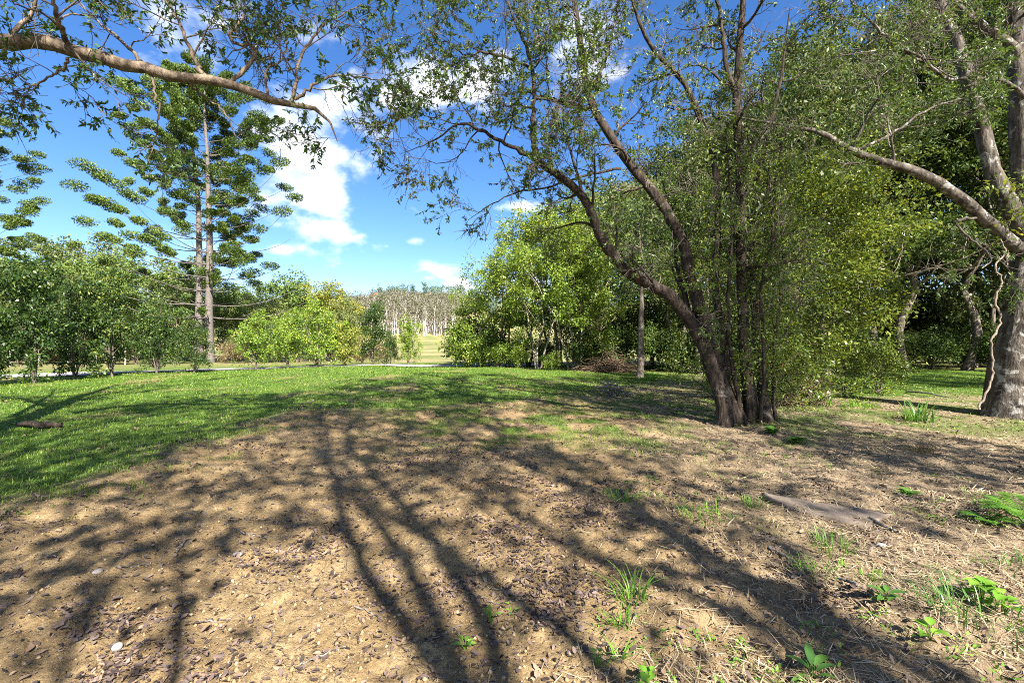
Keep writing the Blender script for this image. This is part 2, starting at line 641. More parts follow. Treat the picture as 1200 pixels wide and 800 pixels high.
M['far_olive'] = leafmat('far_olive', [(0, (.065, .09, .032)), (.5, (.11, .135, .048)), (1, (.17, .18, .065))], .35, .6, .2, 0.6)
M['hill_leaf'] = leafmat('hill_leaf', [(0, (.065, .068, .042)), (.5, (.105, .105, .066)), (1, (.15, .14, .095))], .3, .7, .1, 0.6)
M['ridge_leaf_hazed'] = leafmat('ridge_leaf_hazed', [(0, (.07, .11, .10)), (.6, (.10, .15, .13)), (1, (.14, .18, .12))], .25, .7, .1, 0.4)  # bluish tone is distance haze put into the leaf colour
M['grass_blade'] = leafmat('grass_blade', [(0, (.045, .085, .015)), (.5, (.09, .15, .02)), (.83, (.15, .20, .028)), (.95, (.17, .18, .045)), (1, (.22, .19, .08))], .35, .5, .3, 1.0)
M['weed_leaf'] = leafmat('weed_leaf', [(0, (.07, .15, .018)), (.5, (.11, .23, .025)), (1, (.19, .31, .04))], .4, .42, .35, 0.3)
M['fern_leaf'] = leafmat('fern_leaf', [(0, (.04, .11, .02)), (.5, (.07, .17, .025)), (1, (.12, .23, .03))], .4, .42, .35, 0.3)
M['strap_leaf'] = leafmat('strap_leaf', [(0, (.035, .09, .02)), (.6, (.07, .15, .028)), (1, (.14, .21, .04))], .35, .35, .45, 0.3)
M['dry_reed'] = leafmat('dry_reed', [(0, (.10, .075, .04)), (.5, (.17, .135, .075)), (1, (.26, .21, .12))], .3, .7, .1, 0.3)
M['litter'] = islandmat('litter', [(0, (.035, .024, .02)), (.35, (.085, .06, .05)), (.6, (.15, .11, .095)), (.78, (.22, .14, .085)), (.94, (.22, .18, .16)), (.985, (.30, .27, .26)), (1, (.6, .3, .04))], .6, .25)
M['straw'] = islandmat('straw', [(0, (.16, .11, .07)), (.5, (.33, .25, .15)), (1, (.5, .41, .27))], .65, .2)
M['brush'] = islandmat('brush', [(0, (.05, .034, .024)), (.5, (.13, .09, .06)), (1, (.26, .19, .125))], .8, .1)
M['clod'] = islandmat('clod', [(0, (.15, .10, .055)), (.6, (.27, .19, .105)), (1, (.37, .28, .17))], .9, .1)
M['dark_bark'] = barkmat('dark_bark', (.014, .010, .008), (.08, .06, .044), (.13, .12, .10), .3, bump=1.0)
M['limb_bark'] = barkmat('limb_bark', (.07, .05, .035), (.27, .21, .15), (.06, .045, .035), .6, bump=.8)
M['grey_bark'] = barkmat('grey_bark', (.04, .033, .026), (.155, .132, .108), (.29, .275, .25), .6, scale=9, bump=1.0, patch=(.035, .028, .022))
M['pale_bark'] = barkmat('pale_bark', (.20, .16, .12), (.42, .36, .28), (.12, .09, .07), .3, bump=.5)
M['pine_bark'] = barkmat('pine_bark', (.08, .068, .06), (.2, .175, .155), None, stretch=3.0, scale=5, bump=.6)
M['wood_bark'] = barkmat('wood_bark', (.06, .048, .038), (.20, .165, .13), (.30, .28, .25), .3)
M['white_bark'] = barkmat('white_bark', (.34, .30, .28), (.52, .47, .44), None, bump=.1)
M['dead_wood'] = barkmat('dead_wood', (.05, .042, .036), (.32, .29, .26), None, scale=30, bump=.5)
M['twig'] = barkmat('twig', (.05, .04, .032), (.22, .19, .155), None, scale=6, bump=0)
M['vine_bark'] = barkmat('vine_bark', (.13, .10, .075), (.30, .245, .195), None, scale=25, bump=.4)


def simplemat(name, c1, c2, scale, rough=0.9, bump=0.3):
    m, t = newmat(name)
    tcn = nd(t, 'ShaderNodeTexCoord')
    n1 = noise(t, scale, 8, 0.62, tcn.outputs['Object'])
    c = ramp(t, n1, [(0.3, c1), (0.7, c2)])
    p = nd(t, 'ShaderNodeBsdfPrincipled')
    p.inputs['Roughness'].default_value = rough
    p.inputs['Specular IOR Level'].default_value = 0.2
    t.links.new(c, p.inputs['Base Color'])
    b = nd(t, 'ShaderNodeBump')
    b.inputs['Strength'].default_value = bump
    b.inputs['Distance'].default_value = 0.02
    t.links.new(n1, b.inputs['Height'])
    t.links.new(b.outputs[0], p.inputs['Normal'])
    o = nd(t, 'ShaderNodeOutputMaterial')
    t.links.new(p.outputs[0], o.inputs['Surface'])
    return m


M['road'] = simplemat('road', (.20, .19, .18), (.30, .285, .275), 2.5)
M['board'] = simplemat('board', (.12, .092, .068), (.23, .185, .145), 7)
M['stone'] = simplemat('stone', (.20, .18, .16), (.36, .335, .31), 20)
M['house_wall'] = simplemat('house_wall', (.55, .48, .40), (.62, .55, .46), 1)
M['house_roof'] = simplemat('house_roof', (.42, .13, .08), (.5, .17, .1), 1)
M['post'] = simplemat('post', (.25, .22, .19), (.42, .38, .33), 20)

# ground: cover is a vertex attribute (what grows there), the soil itself is noise
gm, t = newmat('soil_and_turf')
tcn = nd(t, 'ShaderNodeTexCoord')
ob = tcn.outputs['Object']
at = nd(t, 'ShaderNodeAttribute', attribute_name='cover')
sp = nd(t, 'ShaderNodeSeparateColor')
t.links.new(at.outputs['Color'], sp.inputs[0])
n_big = noise(t, 1.1, 5, 0.6, ob)
n_mid = noise(t, 7, 6, 0.65, ob)
n_fin = noise(t, 38, 8, 0.7, ob)
n_grit = noise(t, 130, 4, 0.7, ob)
soil = ramp(t, mth(t, 'MULTIPLY_ADD', n_mid, 0.5, mth(t, 'MULTIPLY', n_big, 0.5)),
            [(.34, (.18, .12, .06)), (.5, (.325, .228, .112)), (.64, (.47, .345, .185))])
soil = mix(t, mth(t, 'MULTIPLY', ramp(t, n_fin, [(.46, (0, 0, 0)), (.66, (1, 1, 1))]), .6), soil, (.12, .078, .05))
soil = mix(t, mth(t, 'MULTIPLY', ramp(t, n_grit, [(.58, (0, 0, 0)), (.74, (1, 1, 1))]), .35), soil, (.45, .36, .25))
vor = nd(t, 'ShaderNodeTexVoronoi', feature='DISTANCE_TO_EDGE')
vor.inputs['Scale'].default_value = 5.5
nzw = noise(t, 6, 3, 0.5, ob, out=1)
vm = mix(t, 0.12, ob, nzw)
t.links.new(vm, vor.inputs['Vector'])
crack = mth(t, 'MULTIPLY', ramp(t, vor.outputs['Distance'], [(0.0, (1, 1, 1)), (.018, (0, 0, 0))]), ramp(t, n_big, [(.54, (0, 0, 0)), (.62, (1, 1, 1))]))
soil = mix(t, mth(t, 'MULTIPLY', crack, .55), soil, (.06, .04, .025))
strawc = ramp(t, n_fin, [(.3, (.15, .105, .068)), (.5, (.27, .20, .125)), (.7, (.40, .32, .21))])
turf = ramp(t, mth(t, 'MULTIPLY_ADD', n_fin, .6, mth(t, 'MULTIPLY', n_big, .4)), [(.3, (.035, .07, .014)), (.55, (.085, .155, .02)), (.75, (.16, .22, .035))])
turf = mix(t, ramp(t, n_mid, [(.62, (0, 0, 0)), (.75, (.6, .6, .6))]), turf, (.2, .15, .09))
field = ramp(t, noise(t, .09, 6, .6, ob), [(.35, (.10, .13, .035)), (.5, (.19, .18, .07)), (.65, (.29, .23, .12))])
col = mix(t, sp.outputs[1], soil, strawc)
col = mix(t, sp.outputs[0], col, turf)
col = mix(t, sp.outputs[2], col, field)
p = nd(t, 'ShaderNodeBsdfPrincipled')
p.inputs['Roughness'].default_value = 0.95
p.inputs['Specular IOR Level'].default_value = 0.12
t.links.new(col, p.inputs['Base Color'])
hh = mth(t, 'ADD', mth(t, 'MULTIPLY', n_fin, 0.055), mth(t, 'MULTIPLY', n_grit, .02))
hh = mth(t, 'SUBTRACT', hh, mth(t, 'MULTIPLY', crack, .02))
b = nd(t, 'ShaderNodeBump')
b.inputs['Strength'].default_value = 0.9
b.inputs['Distance'].default_value = 1.0
t.links.new(hh, b.inputs['Height'])
t.links.new(b.outputs[0], p.inputs['Normal'])
o = nd(t, 'ShaderNodeOutputMaterial')
t.links.new(p.outputs[0], o.inputs['Surface'])

# ------------------------------------------------------------------ ground sheet


def build_ground():
    r = [0.0]
    x = 0.35
    while x < 2600:
        r.append(x)
        x *= 1.0085 if x < 40 else 1.03
    r = np.array(r)
    half = math.radians(62)
    a = np.concatenate([np.linspace(-half, half, 760), np.linspace(half, 2 * PI - half, 90)[1:-1]])
    A, Rr = np.meshgrid(a, r)
    X = Rr * np.sin(A)
    Y = Rr * np.cos(A)
    Z = ground(X, Y)
    nr, na = X.shape
    idx = np.arange(nr * na).reshape(nr, na)
    nx = np.roll(idx, -1, 1)
    q = np.stack([idx[:-1], idx[1:], nx[1:], nx[:-1]], -1).reshape(-1, 4)
    mb = MB()
    mb.add(np.stack([X, Y, Z], -1), q)
    o = mb.obj('ground', gm, smooth=True)
    lawn, straw = cover(X, Y)
    fld = sstep(33, 44, Rr + 0 * X)
    c = np.stack([lawn, straw, fld, np.ones_like(X)], -1).astype(np.float32)
    at_ = o.data.color_attributes.new('cover', 'FLOAT_COLOR', 'POINT')
    at_.data.foreach_set('color', c.ravel())
    tag(o, kind='structure')


build_ground()

# the lane beyond the lawn
road_c = np.array([(-70, -4), (-45, 9.5), (-34, 15.5), (-25.5, 21.5), (-18, 26), (-11.5, 29.2), (-5, 31.2), (2, 32.5), (14, 34)], float)
rc, _ = resample(np.c_[road_c, np.zeros(len(road_c))], np.ones(len(road_c)), 160)
tn = norm(np.gradient(rc, axis=0))
sd = np.stack([-tn[:, 1], tn[:, 0], 0 * tn[:, 0]], 1)
rows = []
for k in np.linspace(-1.6, 1.6, 7):
    pnt = rc + sd * (k + 0.12 * vnoise(rc[:, :1] * .8, rc[:, 1:2] * .8 + k, 9))
    pnt[:, 2] = ground(pnt[:, 0], pnt[:, 1]) + 0.05
    rows.append(pnt)
Vr = np.stack(rows, 1)
ii = np.arange(160 * 7).reshape(160, 7)
mb = MB()
mb.add(Vr, np.stack([ii[:-1, :-1], ii[1:, :-1], ii[1:, 1:], ii[:-1, 1:]], -1))
tag(mb.obj('road', M['road'], smooth=True), kind='structure')

# ------------------------------------------------------------------ grass, straw, litter


def build_grass():
    rng = rg(5)
    mb = MB()
    n = 420000
    # density falls with distance: uniform in angle and log distance
    ang = rng.uniform(-0.86, 0.86, n)
    r = np.exp(rng.uniform(np.log(3.2), np.log(36), n))
    x = r * np.sin(ang)
    y = r * np.cos(ang)
    lawn, straw = cover(x, y)
    tuft = sstep(-.35, .25, fbm(x * 3.1, y * 3.1, 77, 2))
    e_ = edge(x, y)
    fringe = (1 - sstep(-.2, 1.5, e_)) * sstep(.02, .2, vnoise(x * 3.3, y * 3.3, 79) + .5 * vnoise(x * 9, y * 9, 80))
    lawn = np.maximum(lawn * (1 - .5 * (np.abs(e_) < .5)), fringe)
    keep = rng.random(n) < lawn * (0.35 + 0.65 * tuft)
    keep &= (e_ < 1) | (rng.random(n) < 0.6)
    x, y, r = x[keep], y[keep], r[keep]
    n = len(x)
    pos = np.stack([x, y, ground(x, y) - 0.004], 1)
    L = (0.028 + 0.05 * rng.random(n)) * (1 + 0.012 * r)
    W = (0.004 + 0.003 * rng.random(n)) * np.maximum(1, r / 4.5)
    far = r > 8
    yaw = rng.random(n) * 2 * PI
    lean = 0.25 + 1.0 * rng.random(n)
    for sel, K in ((~far, 3), (far, 1)):
        blades(mb, pos[sel], yaw[sel], L[sel], W[sel], lean[sel], K)
    tag(mb.obj('grass', M['grass_blade']), 'short green lawn grass growing over the slope behind the bare soil', 'grass', kind='stuff')


build_grass()


def flat_leaves(mb, x, y, L, W, rng, curl=0.35, tilt=0.35, lift=0.006):
    n = len(x)
    yaw = rng.random(n) * 2 * PI
    ax = np.stack([np.cos(yaw), np.sin(yaw), rng.normal(size=n) * tilt], 1)
    nr = np.stack([rng.normal(size=n) * tilt, rng.normal(size=n) * tilt, np.ones(n)], 1)
    pos = np.stack([x, y, ground(x, y) + lift + rng.random(n) * 0.012], 1) - ax * L[:, None] * .5
    pos[:, 2] = np.maximum(pos[:, 2], ground(pos[:, 0], pos[:, 1]) + .004)
    leaf_six(mb, pos, ax, nr, L, W, rng.normal(size=(n, 1)) * curl)


def build_litter():
    rng = rg(8)
    mb = MB()
    n = 170000
    ang = rng.uniform(-0.9, 0.9, n)
    r = np.exp(rng.uniform(np.log(1.6), np.log(22), n))
    x = r * np.sin(ang)
    y = r * np.cos(ang)
    lawn, straw = cover(x, y)
    drift = sstep(-.05, .45, fbm(x * 1.3, y * 1.3, 91, 3))
    pr = (0.13 + 0.85 * drift ** 1.4) * (1 - 0.4 * lawn)
    keep = rng.random(n) < pr
    x, y, r = x[keep], y[keep], r[keep]
    n = len(x)
    L = (0.012 + 0.038 * rng.random(n) ** 1.8) * np.clip(0.8 + r * 0.07, 1, 2.2)
    flat_leaves(mb, x, y, L, L * (0.3 + 0.35 * rng.random(n)), rng)
    # larger leaves close by
    n = 7000
    x = rng.uniform(-6.5, 5.5, n)
    y = rng.uniform(1.7, 7, n)
    drift = sstep(-.05, .45, fbm(x * 1.3, y * 1.3, 91, 3))
    k = rng.random(n) < 0.12 + .75 * drift
    x, y = x[k], y[k]
    L = 0.03 + 0.05 * rng.random(len(x)) ** 1.5
    flat_leaves(mb, x, y, L, L * (0.35 + 0.2 * rng.random(len(x))), rng, .4, .3)
    tag(mb.obj('leaf_litter', M['litter']), 'scattered dry brown and grey fallen leaves over the bare soil', 'leaf litter', kind='stuff')

    mb = MB()
    n = 70000
    ang = rng.uniform(-0.4, 0.9, n)
    r = np.exp(rng.uniform(np.log(1.9), np.log(22), n))
    x = r * np.sin(ang)
    y = r * np.cos(ang)
    lawn, straw = cover(x, y)
    k = rng.random(n) < straw * (1 - .6 * lawn) * (.25 + .75 * sstep(-.3, .3, fbm(x * 1.8, y * 1.8, 95, 3)))
    x, y, r = x[k], y[k], r[k]
    n = len(x)
    L = (0.05 + 0.13 * rng.random(n))
    flat_leaves(mb, x, y, L, (0.0035 + .003 * rng.random(n)) * np.maximum(1, r / 4), rng, .1, .16, .008)
    tag(mb.obj('straw_litter', M['straw']), 'thin dry straw strewn over the ground at the right', 'straw', kind='stuff')

    mb = MB()
    n = 9000
    ang = rng.uniform(-0.9, 0.9, n)
    r = np.exp(rng.uniform(np.log(1.7), np.log(10), n))
    x = r * np.sin(ang)
    y = r * np.cos(ang)
    k = edge(x, y) > -.2
    x, y, r = x[k], y[k], r[k]
    n = len(x)
    s = (0.004 + 0.013 * rng.random(n) ** 3)
    base = np.array([(1, 0, 0), (0, 1, 0), (-1, 0, 0), (0, -1, 0), (0, 0, .8), (0, 0, -.8)], float)
    f = np.array([(0, 1, 4), (1, 2, 4), (2, 3, 4), (3, 0, 4), (1, 0, 5), (2, 1, 5), (3, 2, 5), (0, 3, 5)])
    v = base[None] * (0.6 + 0.8 * rng.random((n, 6, 1))) * s[:, None, None]
    yaw = rng.random(n) * 6.28
    vx = v[..., 0] * np.cos(yaw)[:, None] - v[..., 1] * np.sin(yaw)[:, None]
    vy = v[..., 0] * np.sin(yaw)[:, None] + v[..., 1] * np.cos(yaw)[:, None]
    pz = ground(x, y) + s * .3
    v = np.stack([vx + x[:, None], vy + y[:, None], v[..., 2] + pz[:, None]], -1)
    mb.add(v, None, (f[None] + (np.arange(n) * 6)[:, None, None]).reshape(-1, 3))
    tag(mb.obj('soil_crumbs', M['clod']), 'small crumbs and clods of tan soil on the bare ground', 'soil', kind='stuff')

    # fine green sprigs too many to count
    mb = MB()
    n = 5200
    ang = rng.uniform(-0.2, 0.85, n)
    r = np.exp(rng.uniform(np.log(2.0), np.log(16), n))
    x = r * np.sin(ang)
    y = r * np.cos(ang)
    k = (fbm(x * .9, y * .9, 61, 3) + .35 * vnoise(x * 4, y * 4, 63) > 0.2) & (edge(x, y) > 0) & (x + .35 * vnoise(x * 2, y * 2, 3) > .22 * y) & (rng.random(n) < np.clip((r - 1.4) / 4.5, .12, 1))
    x, y = x[k], y[k]
    C = np.stack([x, y, ground(x, y) + .015], 1)
    leaf_clumps(mb, C, 0.045, 7, rng, .026, .4, .5, .8, 1.2, -.3)
    tag(mb.obj('weed_sprigs', M['weed_leaf']), 'tiny green weed sprigs dotted through the straw and soil', 'weeds', kind='stuff')


build_litter()

# ------------------------------------------------------------------ trees


def poly(pix):
    """pix rows: (px, py, depth, radius) -> points, radii"""
    return [PX(a, b_, c) for a, b_, c, _ in pix], [r_ for *_, r_ in pix]


def sparse_tree(root, stems, leafmat_, barkm, rng, leafL=.085, ratio=.38, b1=9, b1len=1.4, b2=7, b2len=.55, b3=5, b3len=.26, lpt=7,
                t0=.35, K=26, sides=9, trunk_name='trunk', upk=.03, ang=.95, extra=None, droop=.3, flare=0.0):
    """stems: list of (points, radii, shoots_factor, t0) in world space; every stem is a mesh of its own"""
    org = np.array(root.location)
    crown = MB()
    twig = MB()
    for (pts, rad, fac, ts) in stems:
        P, R = resample(pts, rad, K, 0.012, rng)
        if flare and fac >= 1:
            R = R * (1 + flare * np.exp(-np.arange(K) / 1.6))
        mb_ = MB()
        tubes(mb_, P[None], R[None], sides, .16, rng)
        n1 = max(1, int(b1 * fac))
        Q1, R1 = spawn(P[None], R[None], n1, ts, 1.0, b1len, ang, .12, .22, 8, rng, .5, lambda t: 1.15 - .45 * t, upk, .035, .25, True)
        tubes(mb_, Q1, R1, 5)
        mb_.obj(trunk_name, barkm, root, True, org)
        Q2, R2 = spawn(Q1, R1, b2, .2, 1.0, b2len, .8, .05, .22, 5, rng, .55, lambda t: 1.2 - .5 * t, upk * .5, .012, .3)
        tubes(twig, Q2, np.maximum(R2, .0045), 3)
        Q3, R3 = spawn(Q2, R2, b3, .2, 1.0, b3len, .8, 0, .2, 4, rng, .6, None, -.02, .006, .5)
        tubes(twig, Q3, np.maximum(R3, .003), 3)
        full = np.repeat(rng.random(len(Q2)) < .54, b3)
        leaves_on(crown, Q3[full], int(lpt * 1.55), rng, leafL, ratio, droop, .3)
    if extra is not None:
        extra(crown, twig)
    tw = twig.obj('twigs', M['twig'], root, False, org)
    cr_ = crown.obj('crown', leafmat_, root, False, org)
    return cr_, tw


# ---- the leaning many-stemmed tree in the middle right
root = thing('leaning_tree', PX(870, 497, 9.1) * [1, 1, 0], 'dark many-stemmed tree with one long trunk leaning left over the dry ground', 'tree')
root.location.z = gz(root.location.x, root.location.y)
T1 = [(850, 505, 9.0, .18), (846, 470, 9.0, .165), (824, 405, 9.0, .155), (790, 352, 8.95, .15), (748, 327, 8.9, .14), (714, 297, 8.8, .125), (698, 262, 8.7, .11),
      (683, 230, 8.6, .10), (656, 207, 8.5, .088), (629, 187, 8.5, .075)]
T1a = [(629, 188, 8.5, .06), (624, 150, 8.5, .055), (626, 105, 8.6, .048), (619, 62, 8.7, .04), (604, 28, 8.8, .03), (588, -25, 8.9, .015)]
T1b = [(629, 187, 8.5, .05), (597, 171, 8.4, .042), (562, 152, 8.2, .034), (537, 145, 8.1, .024), (512, 163, 8.0, .016), (476, 179, 7.9, .006)]
T1c = [(622, 80, 8.7, .036), (598, 70, 8.6, .03), (565, 62, 8.5, .024), (545, 66, 8.4, .02), (525, 50, 8.3, .014), (500, 56, 8.2, .005)]
T1d = [(690, 245, 8.65, .04), (672, 190, 8.8, .03), (660, 140, 8.9, .022), (668, 95, 9.0, .014), (655, 40, 9.1, .006)]
T2 = [(866, 503, 9.15, .18), (842, 440, 9.15, .165), (824, 380, 9.2, .155), (808, 320, 9.3, .145), (793, 270, 9.35, .137), (766, 226, 9.4, .127), (736, 190, 9.5, .115),
      (709, 150, 9.5, .105), (692, 122, 9.6, .09), (684, 80, 9.7, .08), (677, 30, 9.8, .07), (668, -30, 9.9, .055), (650, -110, 10, .02)]
T2a = [(695, 128, 9.6, .055), (672, 123, 9.4, .045), (645, 116, 9.2, .034), (612, 108, 9.0, .024), (585, 112, 8.8, .014), (560, 100, 8.7, .006)]
T2b = [(727, 198, 9.5, .035), (690, 205, 9.2, .03), (640, 220, 8.9, .024), (604, 226, 8.7, .018), (575, 240, 8.5, .012), (548, 258, 8.4, .005)]
T2c = [(688, 110, 9.65, .045), (706, 80, 9.8, .035), (720, 30, 10, .03), (728, -30, 10.2, .015)]
T3 = [(882, 500, 9.25, .15), (873, 420, 9.3, .135), (869, 320, 9.3, .12), (866, 210, 9.3, .11), (863, 120, 9.4, .10), (867, 60, 9.4, .085), (870, 0, 9.5, .07), (876, -110, 9.6, .025)]
T3b = [(863, 112, 9.4, .07), (853, 85, 9.4, .06), (848, 45, 9.4, .05), (840, 0, 9.5, .042), (826, -80, 9.6, .015)]
T4 = [(899, 502, 9.3, .14), (890, 420, 9.6, .115), (882, 330, 9.7, .095), (884, 250, 9.8, .08), (897, 170, 9.9, .06), (915, 90, 10, .04), (925, 10, 10, .015)]
T5 = [(864, 503, 9.4, .13), (850, 420, 9.5, .10), (838, 330, 9.5, .088), (842, 240, 9.5, .08), (828, 160, 9.4, .07), (800, 95, 9.3, .06), (766, 62, 9.2, .05), (752, 34, 9.1, .045),
      (742, 8, 9.1, .032), (728, -50, 9, .015)]
T7 = [(908, 500, 9.4, .05), (906, 420, 9.5, .042), (914, 330, 9.6, .035), (905, 240, 9.7, .028), (920, 150, 9.8, .012)]
T8 = [(874, 503, 9.0, .06), (858, 430, 9.0, .05), (853, 350, 9.1, .042), (858, 250, 9.2, .034), (850, 160, 9.3, .016)]
T9 = [(890, 503, 9.05, .05), (895, 420, 9.0, .042), (892, 340, 9.0, .034), (905, 270, 9.0, .026), (900, 190, 9.0, .012)]
T6 = [(815, 395, 9.1, .09), (800, 340, 9.5, .06), (792, 300, 9.9, .045), (786, 250, 10.2, .03), (770, 190, 10.4, .015)]
S = []
for pix, fac, ts in ((T1, 1.0, .42), (T1a, 1.1, .1), (T1b, 1.1, .2), (T1c, .9, .2), (T1d, .9, .2), (T2, 1.5, .4), (T2a, .8, .15), (T2b, .7, .15), (T2c, .8, .2), (T3, 1.9, .25),
                     (T3b, .9, .2), (T4, 2.0, .15), (T5, 1.6, .25), (T6, .8, .2), (T7, .8, .3), (T8, .8, .3), (T9, .8, .3)):
    a, b_ = poly(pix)
    S.append((a, [q_ * .82 for q_ in b_], fac, ts))


def low_shoots(crown, twig):
    rng = rg(31)
    # shoots and small foliage that clothe the stems
    C = []
    for pix in (T3, T4, T5, T2, T7, T8, T9, T4, T7):
        P, R = resample(*poly(pix), 30)
        sel = P[(P[:, 2] > .4) & (P[:, 2] < 5.6)]
        for q_ in sel:
            for _ in range(2):
                k_ = .35 + .65 * min(1.0, q_[2] / 3.0)
                C.append(q_ + rng.normal(size=3) * [.62 * k_, .45 * k_, .3])
    C = np.array(C)
    sh_ = MB()
    leaf_clumps(sh_, C, .22, 42, rng, .058, .42, .9, .6, .7, .2)
    sh_.obj('shoots', M['bush_leaf'], root, False, np.array(root.location))


sparse_tree(root, S, M['gum_leaf'], M['dark_bark'], rg(101), leafL=.062, b1=9, b1len=1.15, b2=8, b2len=.6, b3=6, b3len=.3, lpt=11, extra=low_shoots, flare=.5)

# ---- tree at the left whose long limb reaches in at the top
lx, ly = -8.2, 5.0
root = thing('overhanging_tree', (lx, ly, gz(lx, ly)), 'tree at the left edge whose long bare limb stretches in across the sky', 'tree')
z0 = root.location.z
trunk = [np.array([lx, ly, z0 - .1]), np.array([lx + .1, ly, 2.0]), np.array([lx + .2, ly + .1, 4.2]), np.array([lx - .1, ly + .1, 6.5]), np.array([lx - .5, ly, 9]), np.array([lx - .6, ly - .2, 12])]
L1 = [(-160, 70, 5.2, .15), (-60, 46, 5.6, .115), (0, 48, 5.8, .095), (50, 50, 5.85, .088), (100, 61, 5.9, .082), (150, 78, 6.0, .075), (210, 90, 6.05, .067), (270, 98, 6.15, .058),
      (312, 115, 6.2, .05), (345, 122, 6.3, .04), (372, 128, 6.35, .028), (388, 142, 6.4, .016), (396, 165, 6.4, .006)]
L2 = [(240, 93, 6.1, .034), (225, 62, 6.2, .026), (212, 30, 6.3, .02), (188, -10, 6.4, .012)]
L3 = [(272, 97, 6.15, .03), (300, 60, 6.3, .024), (270, 45, 6.4, .02), (290, 10, 6.5, .012)]
L4 = [(342, 121, 6.3, .03), (347, 95, 6.4, .025), (352, 68, 6.5, .02), (378, 32, 6.6, .015), (425, 5, 6.7, .006)]
L5 = [(346, 118, 6.3, .024), (380, 92, 6.3, .018), (420, 90, 6.4, .012), (452, 96, 6.5, .005)]
L6 = [(85, 57, 5.9, .035), (70, 30, 5.6, .028), (62, -5, 5.4, .018), (50, -50, 5.2, .01)]
L7 = [(175, 83, 6.05, .028), (150, 55, 6.3, .02), (120, 30, 6.5, .014), (80, -10, 6.7, .008)]
L8 = [(215, 92, 6.05, .022), (235, 110, 6.2, .017), (262, 130, 6.3, .012), (280, 165, 6.4, .006)]
L9 = [(80, 68, 5.9, .02), (70, 85, 5.9, .015), (40, 100, 5.9, .01), (15, 112, 5.9, .005)]
L10 = [(176, 86, 6.05, .02), (183, 110, 6.0, .015), (186, 140, 6.0, .010), (175, 190, 6.0, .004)]
L11 = [(314, 116, 6.2, .02), (312, 85, 6.3, .016), (335, 62, 6.4, .012), (330, 20, 6.5, .006)]
S = [(trunk, [.3, .26, .24, .2, .14, .05], 1.2, .5)]
for pix, fac, ts in ((L1, .35, .22), (L2, .8, .2), (L3, .8, .2), (L4, 1.2, .15), (L5, .9, .2), (L6, 1.2, .1), (L7, .9, .2), (L8, .35, .3), (L9, .9, .2), (L10, .4, .3), (L11, .9, .2)):
    a, b_ = poly(pix)
    S.append((a, b_, fac, ts))
# upper limbs out of the picture that shade the lawn
for k, (dx, dy, dz, h0) in enumerate(((-3.5, 2.5, 3.5, 4.5), (1.5, -3, 4, 5.5), (-3.5, -1.5, 4.5, 6), (2.4, 2.0, 5.5, 6.5), (-1, 3.6, 3.2, 5.4))):
    a0 = np.array([lx - .1, ly, h0])
    S.append(([a0, a0 + np.array([dx, dy, dz]) * .5 + [0, 0, .4], a0 + np.array([dx, dy, dz])], [.1, .06, .02], 1.6, .25))
sparse_tree(root, S, M['limb_leaf'], M['limb_bark'], rg(103), leafL=.068, ratio=.4, b1=8, b1len=.95, b2=6, b2len=.42, b3=5, b3len=.2, lpt=6, K=22, sides=9, upk=.0, ang=1.0, droop=.35)

# ---- thick pale tree at the right edge
root = thing('lichened_tree', PX(1190, 480, 10.4) * [1, 1, 0], 'thick grey lichen-blotched tree at the right edge with a low limb reaching left', 'tree')
root.location.z = gz(root.location.x, root.location.y)
R1 = [(1188, 492, 10.4, .62), (1187, 470, 10.4, .5), (1191, 430, 10.4, .43), (1198, 380, 10.5, .40), (1206, 330, 10.6, .38), (1210, 290, 10.7, .36), (1206, 240, 10.8, .30), (1200, 170, 10.9, .26),
      (1196, 90, 11, .22), (1192, 20, 11.2, .19), (1186, -60, 11.4, .12), (1180, -130, 11.6, .05)]
R2 = [(1212, 300, 10.7, .26), (1185, 245, 10.8, .22), (1166, 205, 10.9, .20), (1150, 150, 11, .185), (1137, 100, 11, .175), (1124, 60, 11.1, .165), (1108, 20, 11.2, .14), (1094, -40, 11.4, .08), (1080, -110, 11.6, .03)]
R3 = [(1214, 305, 10.6, .19), (1180, 280, 10.4, .165), (1135, 240, 10.2, .145), (1095, 212, 10.0, .13), (1060, 196, 9.9, .11), (1020, 186, 9.8, .095), (990, 172, 9.7, .08), (960, 155, 9.6, .06),
      (925, 148, 9.5, .04), (890, 142, 9.4, .025), (850, 134, 9.3, .01)]
R4 = [(1206, 120, 10.9, .13), (1190, 62, 11.0, .12), (1160, 36, 11.0, .10), (1130, 15, 11.2, .07), (1090, -30, 11.4, .03)]
R5 = [(1110, 90, 11, .05), (1085, 75, 10.6, .045), (1050, 55, 10.2, .04), (1020, 25, 9.9, .03), (985, -10, 9.6, .015)]
R6 = [(1200, 115, 10.8, .06), (1170, 92, 10.5, .05), (1110, 92, 10.2, .04), (1070, 62, 9.9, .03), (1030, 60, 9.6, .02), (980, 66, 9.4, .008)]
R7 = [(1000, 178, 9.75, .04), (1040, 160, 9.9, .033), (1085, 130, 10.1, .027), (1130, 116, 10.3, .02), (1180, 114, 10.5, .012)]
R8 = [(1150, 255, 10.3, .04), (1120, 262, 10.0, .03), (1160, 300, 9.8, .022), (1150, 315, 9.7, .01)]
S = []
for pix, fac, ts in ((R1, 1.2, .62), (R2, .8, .72), (R3, .8, .45), (R4, 1.2, .2), (R5, 1.4, .15), (R6, 1.5, .2), (R7, .8, .2), (R8, .5, .5)):
    a, b_ = poly(pix)
    S.append((a, b_ if pix is R1 else [q_ * .82 for q_ in b_], fac, ts))
sparse_tree(root, S, M['gum_leaf'], M['grey_bark'], rg(107), leafL=.078, ratio=.34, b1=9, b1len=1.3, b2=8, b2len=.6, b3=5, b3len=.3, lpt=9, sides=14, K=30)
